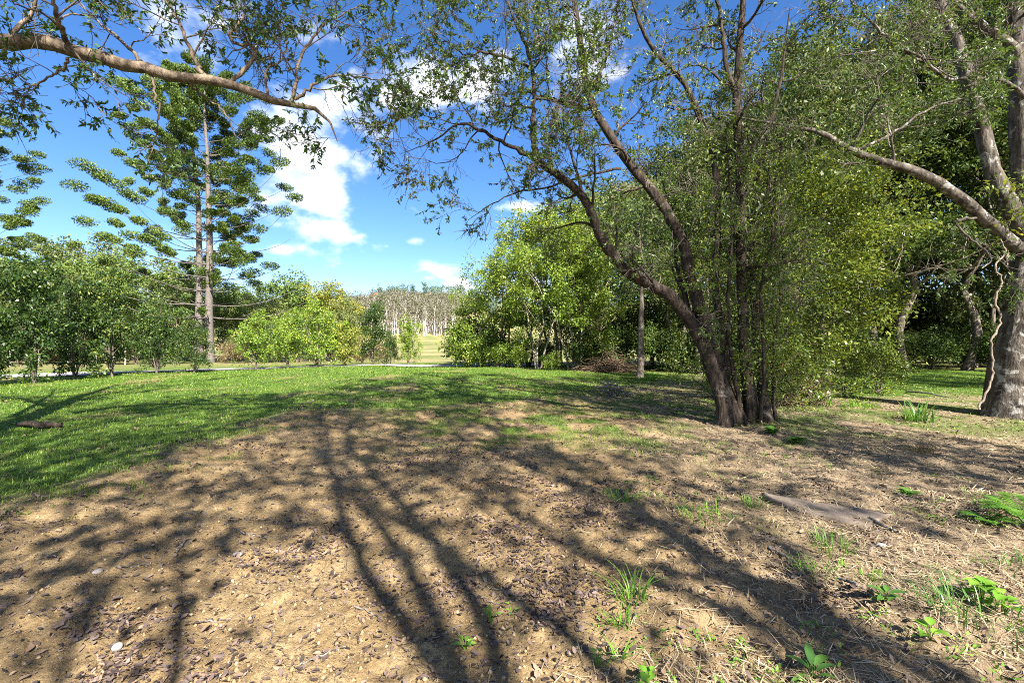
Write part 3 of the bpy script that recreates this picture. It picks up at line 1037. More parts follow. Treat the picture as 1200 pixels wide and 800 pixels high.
# climbing vine on it
vp = [PX(1145, 480, 9.75), PX(1163, 440, 9.9), PX(1162, 400, 9.9), PX(1172, 375, 9.95), PX(1166, 350, 10.0), PX(1174, 330, 10.0), PX(1166, 312, 10.0), PX(1178, 296, 10.1), PX(1172, 280, 10.2)]
P, R = resample(vp, [.022] * 5 + [.02, .018, .016, .012], 50, .01, rg(3))
mb = MB()
tubes(mb, P[None], R[None], 7)
o = mb.obj('climbing_vine', M['vine_bark'], None, True)
tag(o, 'pale twisting vine stem hanging beside the thick lichen-blotched trunk', 'vine')


# ---- broadleaf tree prototypes


def broadleaf(height, base, radius, nl, seed, leafm, barkm, leafL, per, clump=.45, trunk_r=None, stems=1, ratio=.5, ang=1.1, up=.2, b2=6, b3=4, lean=.15, prof=None, t1=1.0, twigs=True,
              name='broadleaf_tree', flat=.7):
    rng = rg(seed)
    root_ = D.objects.new(name, None)
    COL.objects.link(root_)
    tr = MB()
    cr_ = MB()
    trunk_r = trunk_r or height * .016
    prof = prof or (lambda t: .35 + .9 * np.sin(PI * np.clip(t, 0, 1) ** .8) ** .8)
    for s_ in range(stems):
        dr = rng.normal(size=2) * lean * height * (.35 if stems == 1 else 1.0)
        o2 = rng.normal(size=2) * (.0 if stems == 1 else .28)
        pts = [np.array([o2[0] + dr[0] * f ** 1.3 + .02 * height * rng.normal() * (f > 0), o2[1] + dr[1] * f ** 1.3 + .02 * height * rng.normal() * (f > 0), height * .93 * f - .1 * (f == 0)])
               for f in np.linspace(0, 1, 7)]
        P, R_ = resample(pts, np.linspace(1, .12, 7) ** .9 * trunk_r * (1 if stems == 1 else .7), 20, .01, rng)
        R_[0] *= 1.3
        tubes(tr, P[None], R_[None], 8, .12, rng)
        t0 = base / (height * .93)
        Q1, R1_ = spawn(P[None], R_[None], max(3, nl // stems), t0, t1, radius, ang, up, .15, 7, rng, .55, lambda t: prof((t - t0) / max(1e-3, 1 - t0)), .03, None, .25, True)
        tubes(tr, Q1, R1_, 5)
        Q2, R2_ = spawn(Q1, R1_, b2, .3, 1.0, radius * .42, .85, .08, .18, 5, rng, .55, lambda t: 1.25 - .5 * t, .02, None, .3)
        if twigs:
            tubes(tr, Q2, np.maximum(R2_, .006), 3)
        Q3, R3_ = spawn(Q2, R2_, b3, .35, 1.0, radius * .2, .8, .08, .15, 3, rng, .55)
        C = np.concatenate([Q3[:, -1], Q2[:, -1], P[-2:]])
        leaf_clumps(cr_, C, clump * (.7 + .6 * rng.random(len(C))), per, rng, leafL, ratio, flat)
    tr.obj('trunk', barkm, root_, True)
    cr_.obj('crown', leafm, root_)
    return root_


def shrub(height, radius, seed, leafm, leafL, n, per, clump=.32, barkm=None, narrow=.6, name='shrub', base=.03, ratio=.5, lead=5):
    """upright shrub: stems from the ground, foliage in clumps through an uneven column"""
    rng = rg(seed)
    root_ = D.objects.new(name, None)
    COL.objects.link(root_)
    tr = MB()
    cr_ = MB()
    C = []
    for s_ in range(lead):
        h = height * (1 if s_ == 0 else rng.uniform(.55, .92))
        off = rng.normal(size=2) * radius * (.12 if s_ == 0 else .5)
        pts = [np.array([off[0] * f + .03 * rng.normal(), off[1] * f + .03 * rng.normal(), h * f * .97 - .08 * (f == 0)]) for f in np.linspace(0, 1, 6)]
        P, R_ = resample(pts, np.linspace(1, .15, 6) * height * .011, 12, .01, rng)
        tubes(tr, P[None], R_[None], 6, .1, rng)
        Q1, R1_ = spawn(P[None], R_[None], n // lead, base, 1, radius * .8, 1.0, .25, .15, 5, rng, .5, lambda t: .22 + .98 * np.sin(PI * np.clip(t * .70 + .30, 0, 1)) ** .9, .04, None, .3, True)
        tubes(tr, Q1, np.maximum(R1_, .005), 3)
        Q2, R2_ = spawn(Q1, R1_, 3, .4, 1, radius * .35, .8, .1, .15, 3, rng, .5)
        C.append(np.concatenate([Q2[:, -1], Q1[:, -1], P[-3:]]))
    C = np.concatenate(C)
    C = C[C[:, 2] > .12]
    leaf_clumps(cr_, C, clump * (.7 + .6 * rng.random(len(C))), per, rng, leafL, ratio, .85, .8, .8, .05)
    tr.obj('trunk', barkm or M['wood_bark'], root_, True)
    cr_.obj('foliage', leafm, root_)
    return root_


def put(root_, x, y, rz=0, sc=1, label=None, cat=None, group=None, sz=None):
    root_.location = (x, y, gz(x, y) - .03)
    root_.rotation_euler = (0, 0, rz)
    root_.scale = (sc, sc, sz or sc)
    return tag(root_, label, cat, group)


def put_copy(root_, x, y, rz, sc, label=None, group=None, sz=None):
    return copy_tree(root_, (x, y, gz(x, y) - .03), rz, sc, label, group, sz)


# ---- hedge row of screening shrubs along the lane
hedge = [shrub(4.4, 1.35, 201 + k, M[mm], .14, 50, 32, .24, name='hedge_shrub') for k, mm in enumerate(('hedge_leaf', 'hedge_leaf', 'gold_leaf'))]
rust = shrub(3.3, 1.25, 211, M['rust_leaf'], .15, 46, 34, .34, name='hedge_shrub')
HS = [  # px, py of the foot, height in px above the foot, proto, label
    (-28, 450, 135, 0, 'dark hedge shrub cut by the left edge of the picture'),
    (42, 447, 146, 1, 'tallest dark green hedge shrub, nearest the left edge'),
    (88, 442, 112, 0, 'dark hedge shrub tucked between the two tallest at the left'),
    (132, 440, 124, 1, 'pointed hedge shrub with yellowish tip before the brown undergrowth'),
    (184, 438, 90, 0, 'round topped hedge shrub left of the twin pine trunks'),
    (228, 437, 62, 1, 'low dark hedge shrub at the foot of the twin pines'),
    (300, 433, 62, 2, 'bright green shrub just right of the gap beside the pines'),
    (338, 432, 60, 2, 'bright green shrub in the middle of the lane-side clump'),
    (372, 431, 72, 2, 'taller yellow-green shrub at the right of the lane-side clump'),
    (405, 430, 45, 3, 'rusty orange-tinged shrub beside the lane'),
    (437, 428, 66, 1, 'upright two-tiered shrub standing alone before the pale-trunked hill'),
    (458, 427, 38, 0, 'small round shrub between the two upright lane-side shrubs'),
    (478, 427, 50, 2, 'rounded bright shrub nearest the sunlit end of the lane')]
used = set()
protoH = {0: 4.4, 1: 4.4, 2: 4.4, 3: 3.3}
for k, (px, py, hp, pi_, lab) in enumerate(HS):
    d = FPX * EYE / (py - 400) * 1.0
    x = (px - 600) / FPX * d
    h = hp / FPX * d * (.95 if px < 260 else 1.06)
    pr = rust if pi_ == 3 else hedge[pi_]
    sc = h / protoH[pi_] / .97
    wide = sc * (.74 if px < 260 and hp > 80 else .9 if px < 420 else .8)
    if pi_ not in used:
        used.add(pi_)
        o = pr
        put(o, x, d, 0, wide, lab, 'shrub', 'screening shrubs along the lane', sz=sc)
    else:
        o = put_copy(pr, x, d, k * 1.9, wide, lab, 'screening shrubs along the lane', sz=sc)
        tag(o, cat='shrub')


# ---- hoop pines


def hoop_pine(height, seed, rmax, bare, trunk_r, lean_top=0.0, skew=None):
    rng = rg(seed)
    root_ = D.objects.new('hoop_pine', None)
    COL.objects.link(root_)
    tr = MB()
    cr_ = MB()
    zs = np.linspace(0, 1, 8)
    pts = [np.array([lean_top * z ** 2 + .05 * rng.normal() * (z > 0), .05 * rng.normal() * (z > 0), height * z - .1 * (z == 0)]) for z in zs]
    P, R_ = resample(pts, trunk_r * (1 - zs * .93) ** .8, 30)
    tubes(tr, P[None], R_[None], 10, .05, rng)
    Q = []
    RQ = []
    z = height * .16
    tips = []
    while z < height * .985:
        f = z / height
        nb = rng.integers(4, 6)
        a0 = rng.random() * 6.28
        i = min(28, int(f * 29))
        c = P[i] + (P[i + 1] - P[i]) * (f * 29 - i)
        reach = rmax * np.interp(f, [0, .12, .3, .5, .7, .88, 1], [.5, .72, 1.0, .92, .68, .38, .1])
        for b in range(nb):
            a = a0 + b / nb * 6.28 + rng.normal() * .25
            L = reach * rng.uniform(.6, 1.08)
            if skew is not None:
                L *= 1 + skew * math.cos(a)
            if f < bare and rng.random() < .45:
                L *= rng.uniform(.25, .6)
            rise0 = np.interp(f, [0, .3, .6, 1], [.0, .17, .38, .8])
            n = 7
            s_ = np.linspace(0, 1, n)
            zz = L * (rise0 * s_ - .22 * s_ * (1 - s_) + .10 * s_ ** 3)
            B = np.stack([c[0] + math.cos(a) * L * s_, c[1] + math.sin(a) * L * s_, c[2] + zz], 1)
            B[1:, :2] += rng.normal(size=(n - 1, 2)) * .05
            Q.append(B)
            RQ.append(np.linspace(.055, .016, n) * (.5 + .5 * (1 - f)))
            # tufts: dense ones at the tip, fewer inwards; low branches carry only the tip
            full = sstep(bare * .75, bare * 1.35, f)
            if f < bare * .8 and rng.random() < .5:
                continue
            nt_ = 1 + int(round((.55 + L * .5) * full * rng.uniform(.5, 1.1)))
            for j in range(nt_):
                g = 1.0 if j == 0 else rng.uniform(.48, .97)
                k_ = g * (n - 1)
                kk = min(n - 2, int(k_))
                q_ = B[kk] + (B[kk + 1] - B[kk]) * (k_ - kk)
                q_ = q_ + rng.normal(size=3) * [.22, .22, .08]
                tips.append((q_, a))
        z += height * rng.uniform(.038, .05)
    tubes(tr, np.array(Q), np.array(RQ), 4)
    # tufts: short upswept leafy shoots
    T = np.array([q for q, _ in tips])
    A = np.array([a for _, a in tips])
    n = len(T)
    per = 430
    idx = np.repeat(np.arange(n), per)
    size = .40 + .32 * rng.random(n)
    ax = np.stack([np.cos(A), np.sin(A), np.full(n, .3)], 1)[idx]
    u = rng.normal(size=(n * per, 3))
    u = norm(u) * (rng.random(n * per) ** .4)[:, None]
    sd_ = np.stack([-np.sin(A), np.cos(A), 0 * A], 1)[idx]
    al = np.stack([np.cos(A), np.sin(A), 0 * A], 1)[idx]
    pos = T[idx] + (al * u[:, :1] * 1.45 + sd_ * u[:, 1:2] * .75) * size[idx][:, None]
    pos[:, 2] += u[:, 2] * size[idx] * .62 + .12
    d = ax * .6 + u * .7 + rng.normal(size=u.shape) * .3
    d[:, 2] += .35
    Ls = .13 + .09 * rng.random(n * per)
    leaf_quads(cr_, pos, d, rng.normal(size=u.shape), Ls, Ls * .45)
    tr.obj('trunk', M['pine_bark'], root_, True)
    cr_.obj('foliage', M['pine_leaf'], root_)
    return root_


d = 40.0
hp1 = hoop_pine(25.5, 301, 7.4, .50, .36, -.5, .25)
put(hp1, (247 - 600) / FPX * d, d, 0, 1, 'tall hoop pine with the right hand trunk of the pair, bare lower branches', 'pine tree', 'tall pines')
hp2 = hoop_pine(26.5, 302, 7.4, .26, .34, -1.2, -.3)
put(hp2, (235 - 600) / FPX * (d + 1.5), d + 1.5, 0, 1, 'tall hoop pine with the left hand trunk of the pair, tufted low to the left', 'pine tree', 'tall pines')
hp3 = put_copy(hp2, (-46 - 600) / FPX * 37, 37, 2.2, .84, 'hoop pine cut off by the left edge, only its branch tips showing', 'tall pines')
tag(hp3, cat='pine tree')

# ---- the bright grove in the middle
gro = [broadleaf(8.5, 1.8, 2.7, 15, 401, M['grove_leaf'], M['pale_bark'], .15, 28, .4, stems=3, lean=.10, name='grove_tree'),
       broadleaf(9.2, 2.2, 2.8, 15, 402, M['grove_leaf'], M['wood_bark'], .15, 28, .4, stems=2, lean=.08, name='grove_tree'),
       broadleaf(6.2, 0.9, 2.3, 14, 403, M['grove_leaf'], M['pale_bark'], .15, 28, .36, stems=3, lean=.13, name='grove_tree')]
GT = [(567, 30, 5.6, 2, 'low bright tree at the left foot of the sunlit grove beside the lane'),
      (592, 29, 7.2, 0, 'bright tree on the sloping left shoulder of the sunlit grove'),
      (622, 30, 8.6, 1, 'bright tree left of the top of the sunlit grove'),
      (652, 29, 9.4, 0, 'tallest bright tree at the top of the sunlit grove'),
      (633, 25.5, 5.6, 2, 'lower leafy tree in front of the sunlit grove'),
      (682, 28, 9.3, 1, 'bright tree over the bare thin stems at the right of the grove'),
      (668, 25, 6.2, 2, 'lower leafy tree over the thin pale stems in the grove'),
      (700, 25.5, 8.0, 0, 'bright tree at the right end of the grove behind the leaning trunk'),
      (640, 33, 9.6, 1, 'leafy tree behind the top of the sunlit grove')]
GH = [8.5, 9.2, 6.2]
first = set()
for k, (px, d, h, pi_, lab) in enumerate(GT):
    x = (px - 600) / FPX * d
    sc = h / GH[pi_] / 1.03
    if pi_ not in first:
        first.add(pi_)
        put(gro[pi_], x, d, .7 * k, sc, lab, 'tree', 'trees of the sunlit grove')
    else:
        tag(put_copy(gro[pi_], x, d, 1.7 * k, sc, lab, 'trees of the sunlit grove'), cat='tree')
low = shrub(1.7, .95, 411, M['grove_leaf'], .14, 26, 30, .28, name='understorey_shrub', lead=6)
low2 = shrub(2.1, 1.1, 412, M['wood_leaf'], .14, 26, 30, .3, name='understorey_shrub', lead=6)
LS = [(548, 29, 1.3, 0), (563, 28, 1.0, 0), (584, 27, .8, 0), (612, 25.5, .6, 0), (645, 24.5, .5, 0), (552, 31, 1.5, 1), (574, 28.5, 1.1, 1), (604, 28, .9, 1), (640, 27, .8, 1), (676, 24.5, .7, 1)]
for k, (px, d, sc, pi_) in enumerate(LS):
    pr = (low, low2)[pi_]
    x = (px - 600) / FPX * d
    args = ('leafy green shrub along the foot of the sunlit grove', 'shrubs at the foot of the grove')
    if k == 0 or k == 5:
        put(pr, x, d, 0, sc, args[0], 'shrub', args[1])
    else:
        tag(put_copy(pr, x, d, 2.1 * k, sc, *args), cat='shrub')

# ---- the dark wood on the right
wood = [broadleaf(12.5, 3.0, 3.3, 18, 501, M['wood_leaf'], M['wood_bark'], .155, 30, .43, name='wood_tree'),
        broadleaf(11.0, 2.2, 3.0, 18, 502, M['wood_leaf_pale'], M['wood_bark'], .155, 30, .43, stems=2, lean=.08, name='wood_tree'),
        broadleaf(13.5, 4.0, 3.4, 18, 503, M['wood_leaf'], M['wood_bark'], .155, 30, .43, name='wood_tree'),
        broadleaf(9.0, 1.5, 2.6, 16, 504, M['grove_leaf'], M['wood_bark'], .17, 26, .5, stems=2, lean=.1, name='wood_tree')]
WH = [12.5, 11.0, 13.5, 9.0]
rngw = rg(55)
cand = []
for px in range(715, 1330, 52):                      # front row
    d = np.interp(px, [715, 850, 1000, 1330], [27, 25, 23.5, 20]) + rngw.normal() * .8
    cand.append((px + rngw.normal() * 12, d, 0))
for px in range(700, 1380, 48):                      # second row
    d = np.interp(px, [700, 1000, 1380], [32, 29, 26]) + rngw.normal() * 1.0
    cand.append((px + rngw.normal() * 12, d, 1))
for px in range(690, 1420, 60):                      # third
    d = np.interp(px, [690, 1000, 1420], [38, 35, 32]) + rngw.normal() * 1.0
    cand.append((px + rngw.normal() * 12, d, 2))
firstw = set()
for k, (px, d, row) in enumerate(cand):
    pi_ = int(rngw.integers(0, 4)) if row == 0 else int(rngw.integers(0, 3))
    x = (px - 600) / FPX * d
    top = np.interp(px, [690, 760, 850, 920, 1000, 1080, 1200, 1420], [258, 228, 170, 108, 84, 60, 20, -20])
    h = EYE + (400 - top) / FPX * d
    h = 1.1 * h * (rngw.uniform(.78, .95) if row == 0 else rngw.uniform(.9, 1.04) if row == 1 else rngw.uniform(.85, 1.0))
    if row == 0 and px > 985:
        pi_ = 2
        d += 3.0
        x = (px - 600) / FPX * d
    sc = h / WH[pi_]
    sxy = np.clip(sc, .8, 1.3)
    lab = ('leafy tree in the front rank of the dark wood at the right', 'leafy tree deep inside the dark wood at the right', 'leafy tree at the back of the dark wood')[row]
    gr = ('front trees of the dark wood', 'inner trees of the dark wood', 'back trees of the dark wood')[row]
    if pi_ not in firstw:
        firstw.add(pi_)
        put(wood[pi_], x, d, k, sxy, lab, 'tree', gr, sz=sc)
    else:
        tag(put_copy(wood[pi_], x, d, 2.4 * k, sxy, lab, gr, sz=sc), cat='tree')
for k, (x, y, lab) in enumerate(((18.6, 11.0, 'dense tree out of frame at right shading the near part of the far lawn'), (22.5, 10.0, 'dense tree out of frame at right shading the middle of the far lawn'),
                                 (24.5, 14.5, 'dense tree out of frame at right shading the back of the far lawn'))):
    tag(put_copy(wood[2], x, y, 1.2 * k, .95, lab, 'trees out of frame at the right'), cat='tree')
for pi_ in range(4):
    if pi_ not in firstw:
        put(wood[pi_], 30, 40, 0, 1, 'leafy tree at the back of the dark wood', 'tree', 'back trees of the dark wood')
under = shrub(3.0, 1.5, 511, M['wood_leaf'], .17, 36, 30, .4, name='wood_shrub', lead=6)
for k, px in enumerate(list(range(712, 1320, 38)) + list(range(730, 1330, 52))):
    second = k >= len(range(712, 1320, 38))
    d = np.interp(px, [712, 850, 1000, 1320], [26, 24.5, 22.5, 19]) + rngw.normal() * .5 + (3.2 if second else 0)
    x = (px - 600) / FPX * d
    sc = rngw.uniform(.6, 1.0) * (1.35 if second else 1)
    if px > 985:
        d += 4.5
        sc *= .8
        x = (px - 600) / FPX * d
    lab = 'dark leafy shrub in the shaded understorey of the wood'
    if k == 0:
        put(under, x, d, 0, sc, lab, 'shrub', 'understorey shrubs of the wood')
    else:
        tag(put_copy(under, x, d, 1.3 * k, sc, lab, 'understorey shrubs of the wood'), cat='shrub')

for k, px in enumerate(range(690, 1420, 40)):
    d = np.interp(px, [690, 1000, 1420], [42, 38, 33]) + rngw.normal() * .8
    tag(put_copy(under, (px - 600) / FPX * d, d, 1.1 * k, 1.75 + .4 * rngw.random(), 'tall dark shrub closing the back of the wood', 'back shrubs of the wood'), cat='shrub')

# slim post-straight trunk standing alone before the wood
tx, ty = (750 - 600) / FPX * 20.5, 20.5
st = broadleaf(7.6, 3.6, 1.9, 10, 521, M['wood_leaf'], M['wood_bark'], .16, 22, .45, trunk_r=.17, lean=.02, name='slim_tree', b2=5, b3=3)
put(st, tx, ty, 0, 1, 'slim straight grey trunk standing alone behind the stick heap', 'tree')

# golden bushy tree with a pale trunk, right of the leaning tree
by = broadleaf(6.4, 1.5, 2.5, 26, 531, M['bush_leaf'], M['pale_bark'], .10, 30, .36, trunk_r=.15, lean=.06, name='golden_tree', up=.05, b2=7, b3=4)
put(by, (968 - 600) / FPX * 14.2, 14.2, .4, 1, 'yellow-green bushy tree with a pale trunk right of the leaning stems', 'tree')
by2 = broadleaf(5.8, 1.1, 2.2, 22, 532, M['bush_leaf'], M['wood_bark'], .10, 30, .36, trunk_r=.07, stems=3, lean=.1, name='bushy_sapling', up=.05, b2=7, b3=4)
put(by2, (915 - 600) / FPX * 13.2, 13.2, 0, 1, 'thicket of thin-stemmed saplings hard behind the leaning tree', 'sapling')
skirt = shrub(1.9, 1.0, 541, M['bush_leaf'], .085, 34, 34, .2, name='bushy_sapling', lead=5, ratio=.45)
put(skirt, (912 - 600) / FPX * 11.8, 11.8, 0, 1, 'light green sapling reaching the ground just right of the dark stems', 'sapling')
for k, (px, d, sc, lab) in enumerate(((948, 12.6, .95, 'light green sapling in front of the tangle of dead twigs'),
                                      (990, 14.0, 1.0, 'light green sapling just right of the golden tree trunk'),
                                      (1030, 15.0, .85, 'light green sapling at the left edge of the shaded lawn'),
                                      (840, 13.5, .8, 'light green sapling behind the left side of the dark stems'))):
    tag(put_copy(skirt, (px - 600) / FPX * d, d, 1.9 * (k + 1), sc, lab), cat='sapling')
# leafy spray low on the lichened tree
# ---- brush heaps in front of the wood


def brush_heap(name, x, y, rx, rz_, n, seed, label, matn='brush', L=1.1, thick=.008):
    rng = rg(seed)
    org = np.array([x, y, gz(x, y)])
    root_ = thing(name, org, label, 'brush heap')
    mb_ = MB()
    c = rng.normal(size=(n, 3)) * [rx * .45, rx * .3, 0]
    c[:, 2] = np.abs(rng.normal(size=n)) * rz_ * .55 * np.exp(-(c[:, 0] / rx) ** 2)
    dd = norm(rng.normal(size=(n, 3)) * [1, 1, .4])
    Ls = L * (.4 + rng.random(n))
    s_ = np.linspace(-.5, .5, 5)
    P_ = c[:, None] + dd[:, None] * (Ls[:, None] * s_)[..., None]
    P_ = P_ + rng.normal(size=P_.shape) * .035
    P_[..., 2] = np.maximum(P_[..., 2] - .5 * np.abs(s_) ** 2 * Ls[:, None], .01)
    tubes(mb_, P_, np.ones((n, 5)) * (thick * (.5 + rng.random(n)))[:, None], 3)
    mb_.obj('branches', M[matn], root_)
    tag(root_)
    return root_


brush_heap('brush_heap', (712 - 600) / FPX * 24, 24, 1.6, .8, 420, 541, 'brown heap of dead branches at the edge of the wood', L=1.3, thick=.013)
brush_heap('brush_heap', (925 - 600) / FPX * 12.2, 12.2, .9, 1.6, 240, 543, 'brown tangle of dead twigs beneath the golden bushy tree', L=.9, thick=.008)

# ---- heap of grey sticks on the ground: each stick a thing
rngs = rg(61)
cx, cy = (720 - 600) / FPX * 13.2, 13.2
for k in range(20):
    yaw = rngs.normal() * .8 + (0 if rngs.random() < .75 else 1.5)
    L = rngs.uniform(.3, 1.0)
    ox, oy = rngs.normal() * .24, rngs.normal() * .14
    h = max(.03, .42 * math.exp(-(ox / .45) ** 2) * rngs.random() + .02)
    dv = np.array([math.cos(yaw), math.sin(yaw), rngs.normal() * .3])
    if k == 3:
        dv = np.array([-.35, .1, .75]); L = .62; ox = -.1; h = .2
    c0 = np.array([cx + ox, cy + oy, gz(cx + ox, cy + oy) + h])
    pts = [c0 + dv * L * f + rngs.normal(size=3) * .02 for f in (-.5, -.2, .1, .5)]
    for q in pts:
        q[2] = max(q[2], gz(q[0], q[1]) + .012)
    r0 = rngs.uniform(.014, .034)
    P, R = resample(pts, [r0, r0 * .95, r0 * .8, r0 * .45], 9, .004, rngs)
    mb = MB()
    tubes(mb, P[None], R[None], 6)
    tag(mb.obj('stick', M['dead_wood'], None, True), 'grey dry stick in the small heap on the thin grass', 'stick', 'sticks of the small heap')

# ---- sticks, board, log, stones


def stick(pts, r0, label, name='fallen_stick', matn='dead_wood', seed=1):
    q = [np.array([x, y, gz(x, y) + z]) for x, y, z in pts]
    P, R = resample(q, np.linspace(1, .5, len(q)) * r0, 16, .003, rg(seed))
    mb_ = MB()
    tubes(mb_, P[None], R[None], 7, .1, rg(seed))
    return tag(mb_.obj(name, M[matn], None, True), label, 'stick')


def G(px, py):
    d_ = FPX * EYE / (py - 400)
    return (px - 600) / FPX * d_, d_


def GP(px, py, z=0.0):
    x, y = G(px, py)
    return (x, y, z)


stick([GP(1020, 596, .03), GP(1035, 605, .02), GP(1052, 612, .02)], .022, 'short dark stick lying off the right end of the flat board', seed=2)
stick([GP(900, 632, .02), GP(915, 639, .03), GP(936, 652, .02)], .014, 'thin grey stick lying on straw below the flat board', seed=3)
stick([GP(983, 668, .02), GP(1000, 680, .03), GP(1004, 685, .02)], .011, 'small grey stick in the straw by the broad-leaved weeds', seed=4)
stick([GP(206, 641, .02), GP(215, 632, .03), GP(219, 628, .02)], .010, 'little brown stick on the bare soil at left', seed=5)
stick([GP(262, 610, .02), GP(285, 617, .02), GP(312, 626, .02)], .008, 'thin curved twig on the bare soil at left', seed=6)
stick([GP(1062, 458, .05), GP(1085, 462, .12), GP(1112, 466, .06)], .03, 'long dead branch lying left of the thick lichened trunk', seed=7)

# flat weathered board sunk in the soil
c = [G(892, 570), G(1045, 590), G(1018, 604), G(930, 590)]
nu, nv = 24, 10
mb = MB()
uu, vv = np.meshgrid(np.linspace(0, 1, nu), np.linspace(0, 1, nv), indexing='ij')
cc = np.array(c)
pl = (cc[0] * ((1 - uu) * (1 - vv))[..., None] + cc[1] * (uu * (1 - vv))[..., None] + cc[2] * (uu * vv)[..., None] + cc[3] * ((1 - uu) * vv)[..., None])
pl = pl + .025 * np.stack([vnoise(uu * 7, vv * 5, 3), vnoise(uu * 7, vv * 5, 4)], -1)
zc = float(np.percentile(ground(pl[..., 0], pl[..., 1]), 80))
zt = zc + .03 + .012 * vnoise(uu * 3, vv * 3, 7) - .03 * uu
top = np.concatenate([pl, zt[..., None]], -1)
bot = np.concatenate([pl, zt[..., None] - .05], -1)
it = np.arange(nu * nv).reshape(nu, nv)
q = np.stack([it[:-1, :-1], it[1:, :-1], it[1:, 1:], it[:-1, 1:]], -1).reshape(-1, 4)
ring = np.concatenate([it[:, 0], it[-1, 1:], it[-2::-1, -1], it[0, -2:0:-1]])
rn = np.roll(ring, -1)
sideq = np.stack([ring, ring + nu * nv, rn + nu * nv, rn], -1)
mb.add(np.concatenate([top.reshape(-1, 3), bot.reshape(-1, 3)]), np.concatenate([q, sideq, q[:, ::-1] + nu * nv]))
tag(mb.obj('flat_board', M['board'], None, True), 'flat weathered brown board lying half sunk in the soil at right', 'board')

# log on the lawn at far left
pts = [GP(22, 498, .05), GP(40, 500, .08), GP(55, 500, .07), GP(74, 499, .04)]
q = [np.array([x, y, gz(x, y) + z]) for x, y, z in pts]
P, R = resample(q, [.04, .06, .065, .04], 16, .01, rg(9))
mb = MB()
tubes(mb, P[None], R[None], 9, .25, rg(9))
tag(mb.obj('rotten_log', M['dark_bark'], None, True), 'short rotten brown log lying in the shaded lawn at left', 'log')


def stone(px, py, s, label, seed):
    rng = rg(seed)
    x, y = G(px, py)
    nu_, nv_ = 12, 7
    th = np.linspace(0, 2 * PI, nu_, endpoint=False)
    ph = np.linspace(-PI / 2 + .2, PI / 2 - .2, nv_)
    T, Ph = np.meshgrid(th, ph)
    rr = 1 + .25 * vnoise(T * 1.5 + seed, Ph * 1.5, seed)
    X = np.cos(T) * np.cos(Ph) * rr * s[0]
    Y = np.sin(T) * np.cos(Ph) * rr * s[1]
    Z = np.sin(Ph) * rr * s[2]
    a = rng.random() * .6 - .3
    v = np.stack([X * math.cos(a) - Y * math.sin(a) + x, X * math.sin(a) + Y * math.cos(a) + y, Z + gz(x, y) + s[2] * .5], -1)
    ix = np.arange(nu_ * nv_).reshape(nv_, nu_)
    nx_ = np.roll(ix, -1, 1)
    mb_ = MB()
    q_ = np.stack([ix[:-1], nx_[:-1], nx_[1:], ix[1:]], -1).reshape(-1, 4)
    mb_.add(v, q_)
    mb_.add(np.array([v[-1].mean(0), v[0].mean(0)]), None, None)
    tr_ = np.concatenate([np.stack([ix[-1], nx_[-1], np.full(nu_, nu_ * nv_)], -1), np.stack([nx_[0], ix[0], np.full(nu_, nu_ * nv_ + 1)], -1)])
    mb_.t.append(tr_)
    return tag(mb_.obj('stone', M['stone'], None, True), label, 'stone')


rngt = rg(91)
for k in range(16):
    px_, py_ = rngt.uniform(60, 1150), rngt.uniform(560, 780)
    x_, y_ = G(px_, py_)
    a_ = rngt.uniform(-.7, .7)
    l_ = rngt.uniform(.10, .28)
    pts_ = [(x_ + math.cos(a_) * l_ * f + rngt.normal() * .012, y_ + math.sin(a_) * l_ * f + rngt.normal() * .012, .008) for f in (-.5, -.15, .2, .5)]
    tag(stick(pts_, rngt.uniform(.003, .006), 'small dead twig lying loose on the soil and straw', 'dead_twig', seed=200 + k), group='loose twigs on the foreground soil')


stone(848, 793, (.032, .016, .008), 'flat pale grey oval stone at the bottom edge right of centre', 1)
stone(280, 641, (.05, .03, .012), 'pale flat stone chip on the soil left of centre', 2)
stone(115, 664, (.026, .035, .02), 'upright grey stone chip on the shaded soil at left', 3)
stone(138, 748, (.026, .022, .022), 'grey angular stone near the bottom left corner', 4)
stone(1032, 629, (.05, .03, .02), 'small white stone in the straw right of the board', 5)

# ---- countable weeds


def tuft(px, py, n, L, seed, label, matn='weed_leaf', W=.007, spread=.06, lean=.8, name='grass_tuft', cat='grass tuft'):
    rng = rg(seed)
    x, y = G(px, py)
    k = max(1, y / 5)
    ang = rng.random(n) * 2 * PI
    rr = spread * np.sqrt(rng.random(n))
    pos = np.stack([x + np.cos(ang) * rr, y + np.sin(ang) * rr, 0 * ang], 1)
    pos[:, 2] = ground(pos[:, 0], pos[:, 1]) - .01
    mb_ = MB()
    blades(mb_, pos, ang + rng.normal(size=n) * .7, L * (.4 + .7 * rng.random(n)), np.full(n, W) * k ** .5, lean * (.3 + rng.random(n)), 5)
    return tag(mb_.obj(name, M[matn], None, True), label, cat)


tuft(730, 578, 90, .16, 1, 'fresh green grass tuft on the soil below the stick heap', spread=.17)
tuft(828, 598, 110, .16, 2, 'wide grass tuft left of the flat board', spread=.24)
tuft(882, 582, 70, .15, 3, 'grass tuft against the left corner of the flat board', spread=.12)
tuft(740, 692, 46, .24, 4, 'tall bright grass tuft in the foreground right of centre', W=.009, spread=.10)
tuft(728, 720, 26, .16, 5, 'small grass tuft just below the tall bright tuft', W=.008, spread=.06)
tuft(725, 755, 18, .14, 6, 'thin grass tuft with arching blades near the bottom edge', W=.009, spread=.04, lean=1.1)
tuft(976, 632, 70, .20, 7, 'yellow-green grass tuft in the straw below the board', spread=.14)
tuft(958, 662, 50, .16, 8, 'loose grass tuft left of the broad-leaved weed in straw', spread=.16)
tuft(1005, 660, 40, .15, 9, 'low grass tuft among straw above the spreading weed', spread=.15)
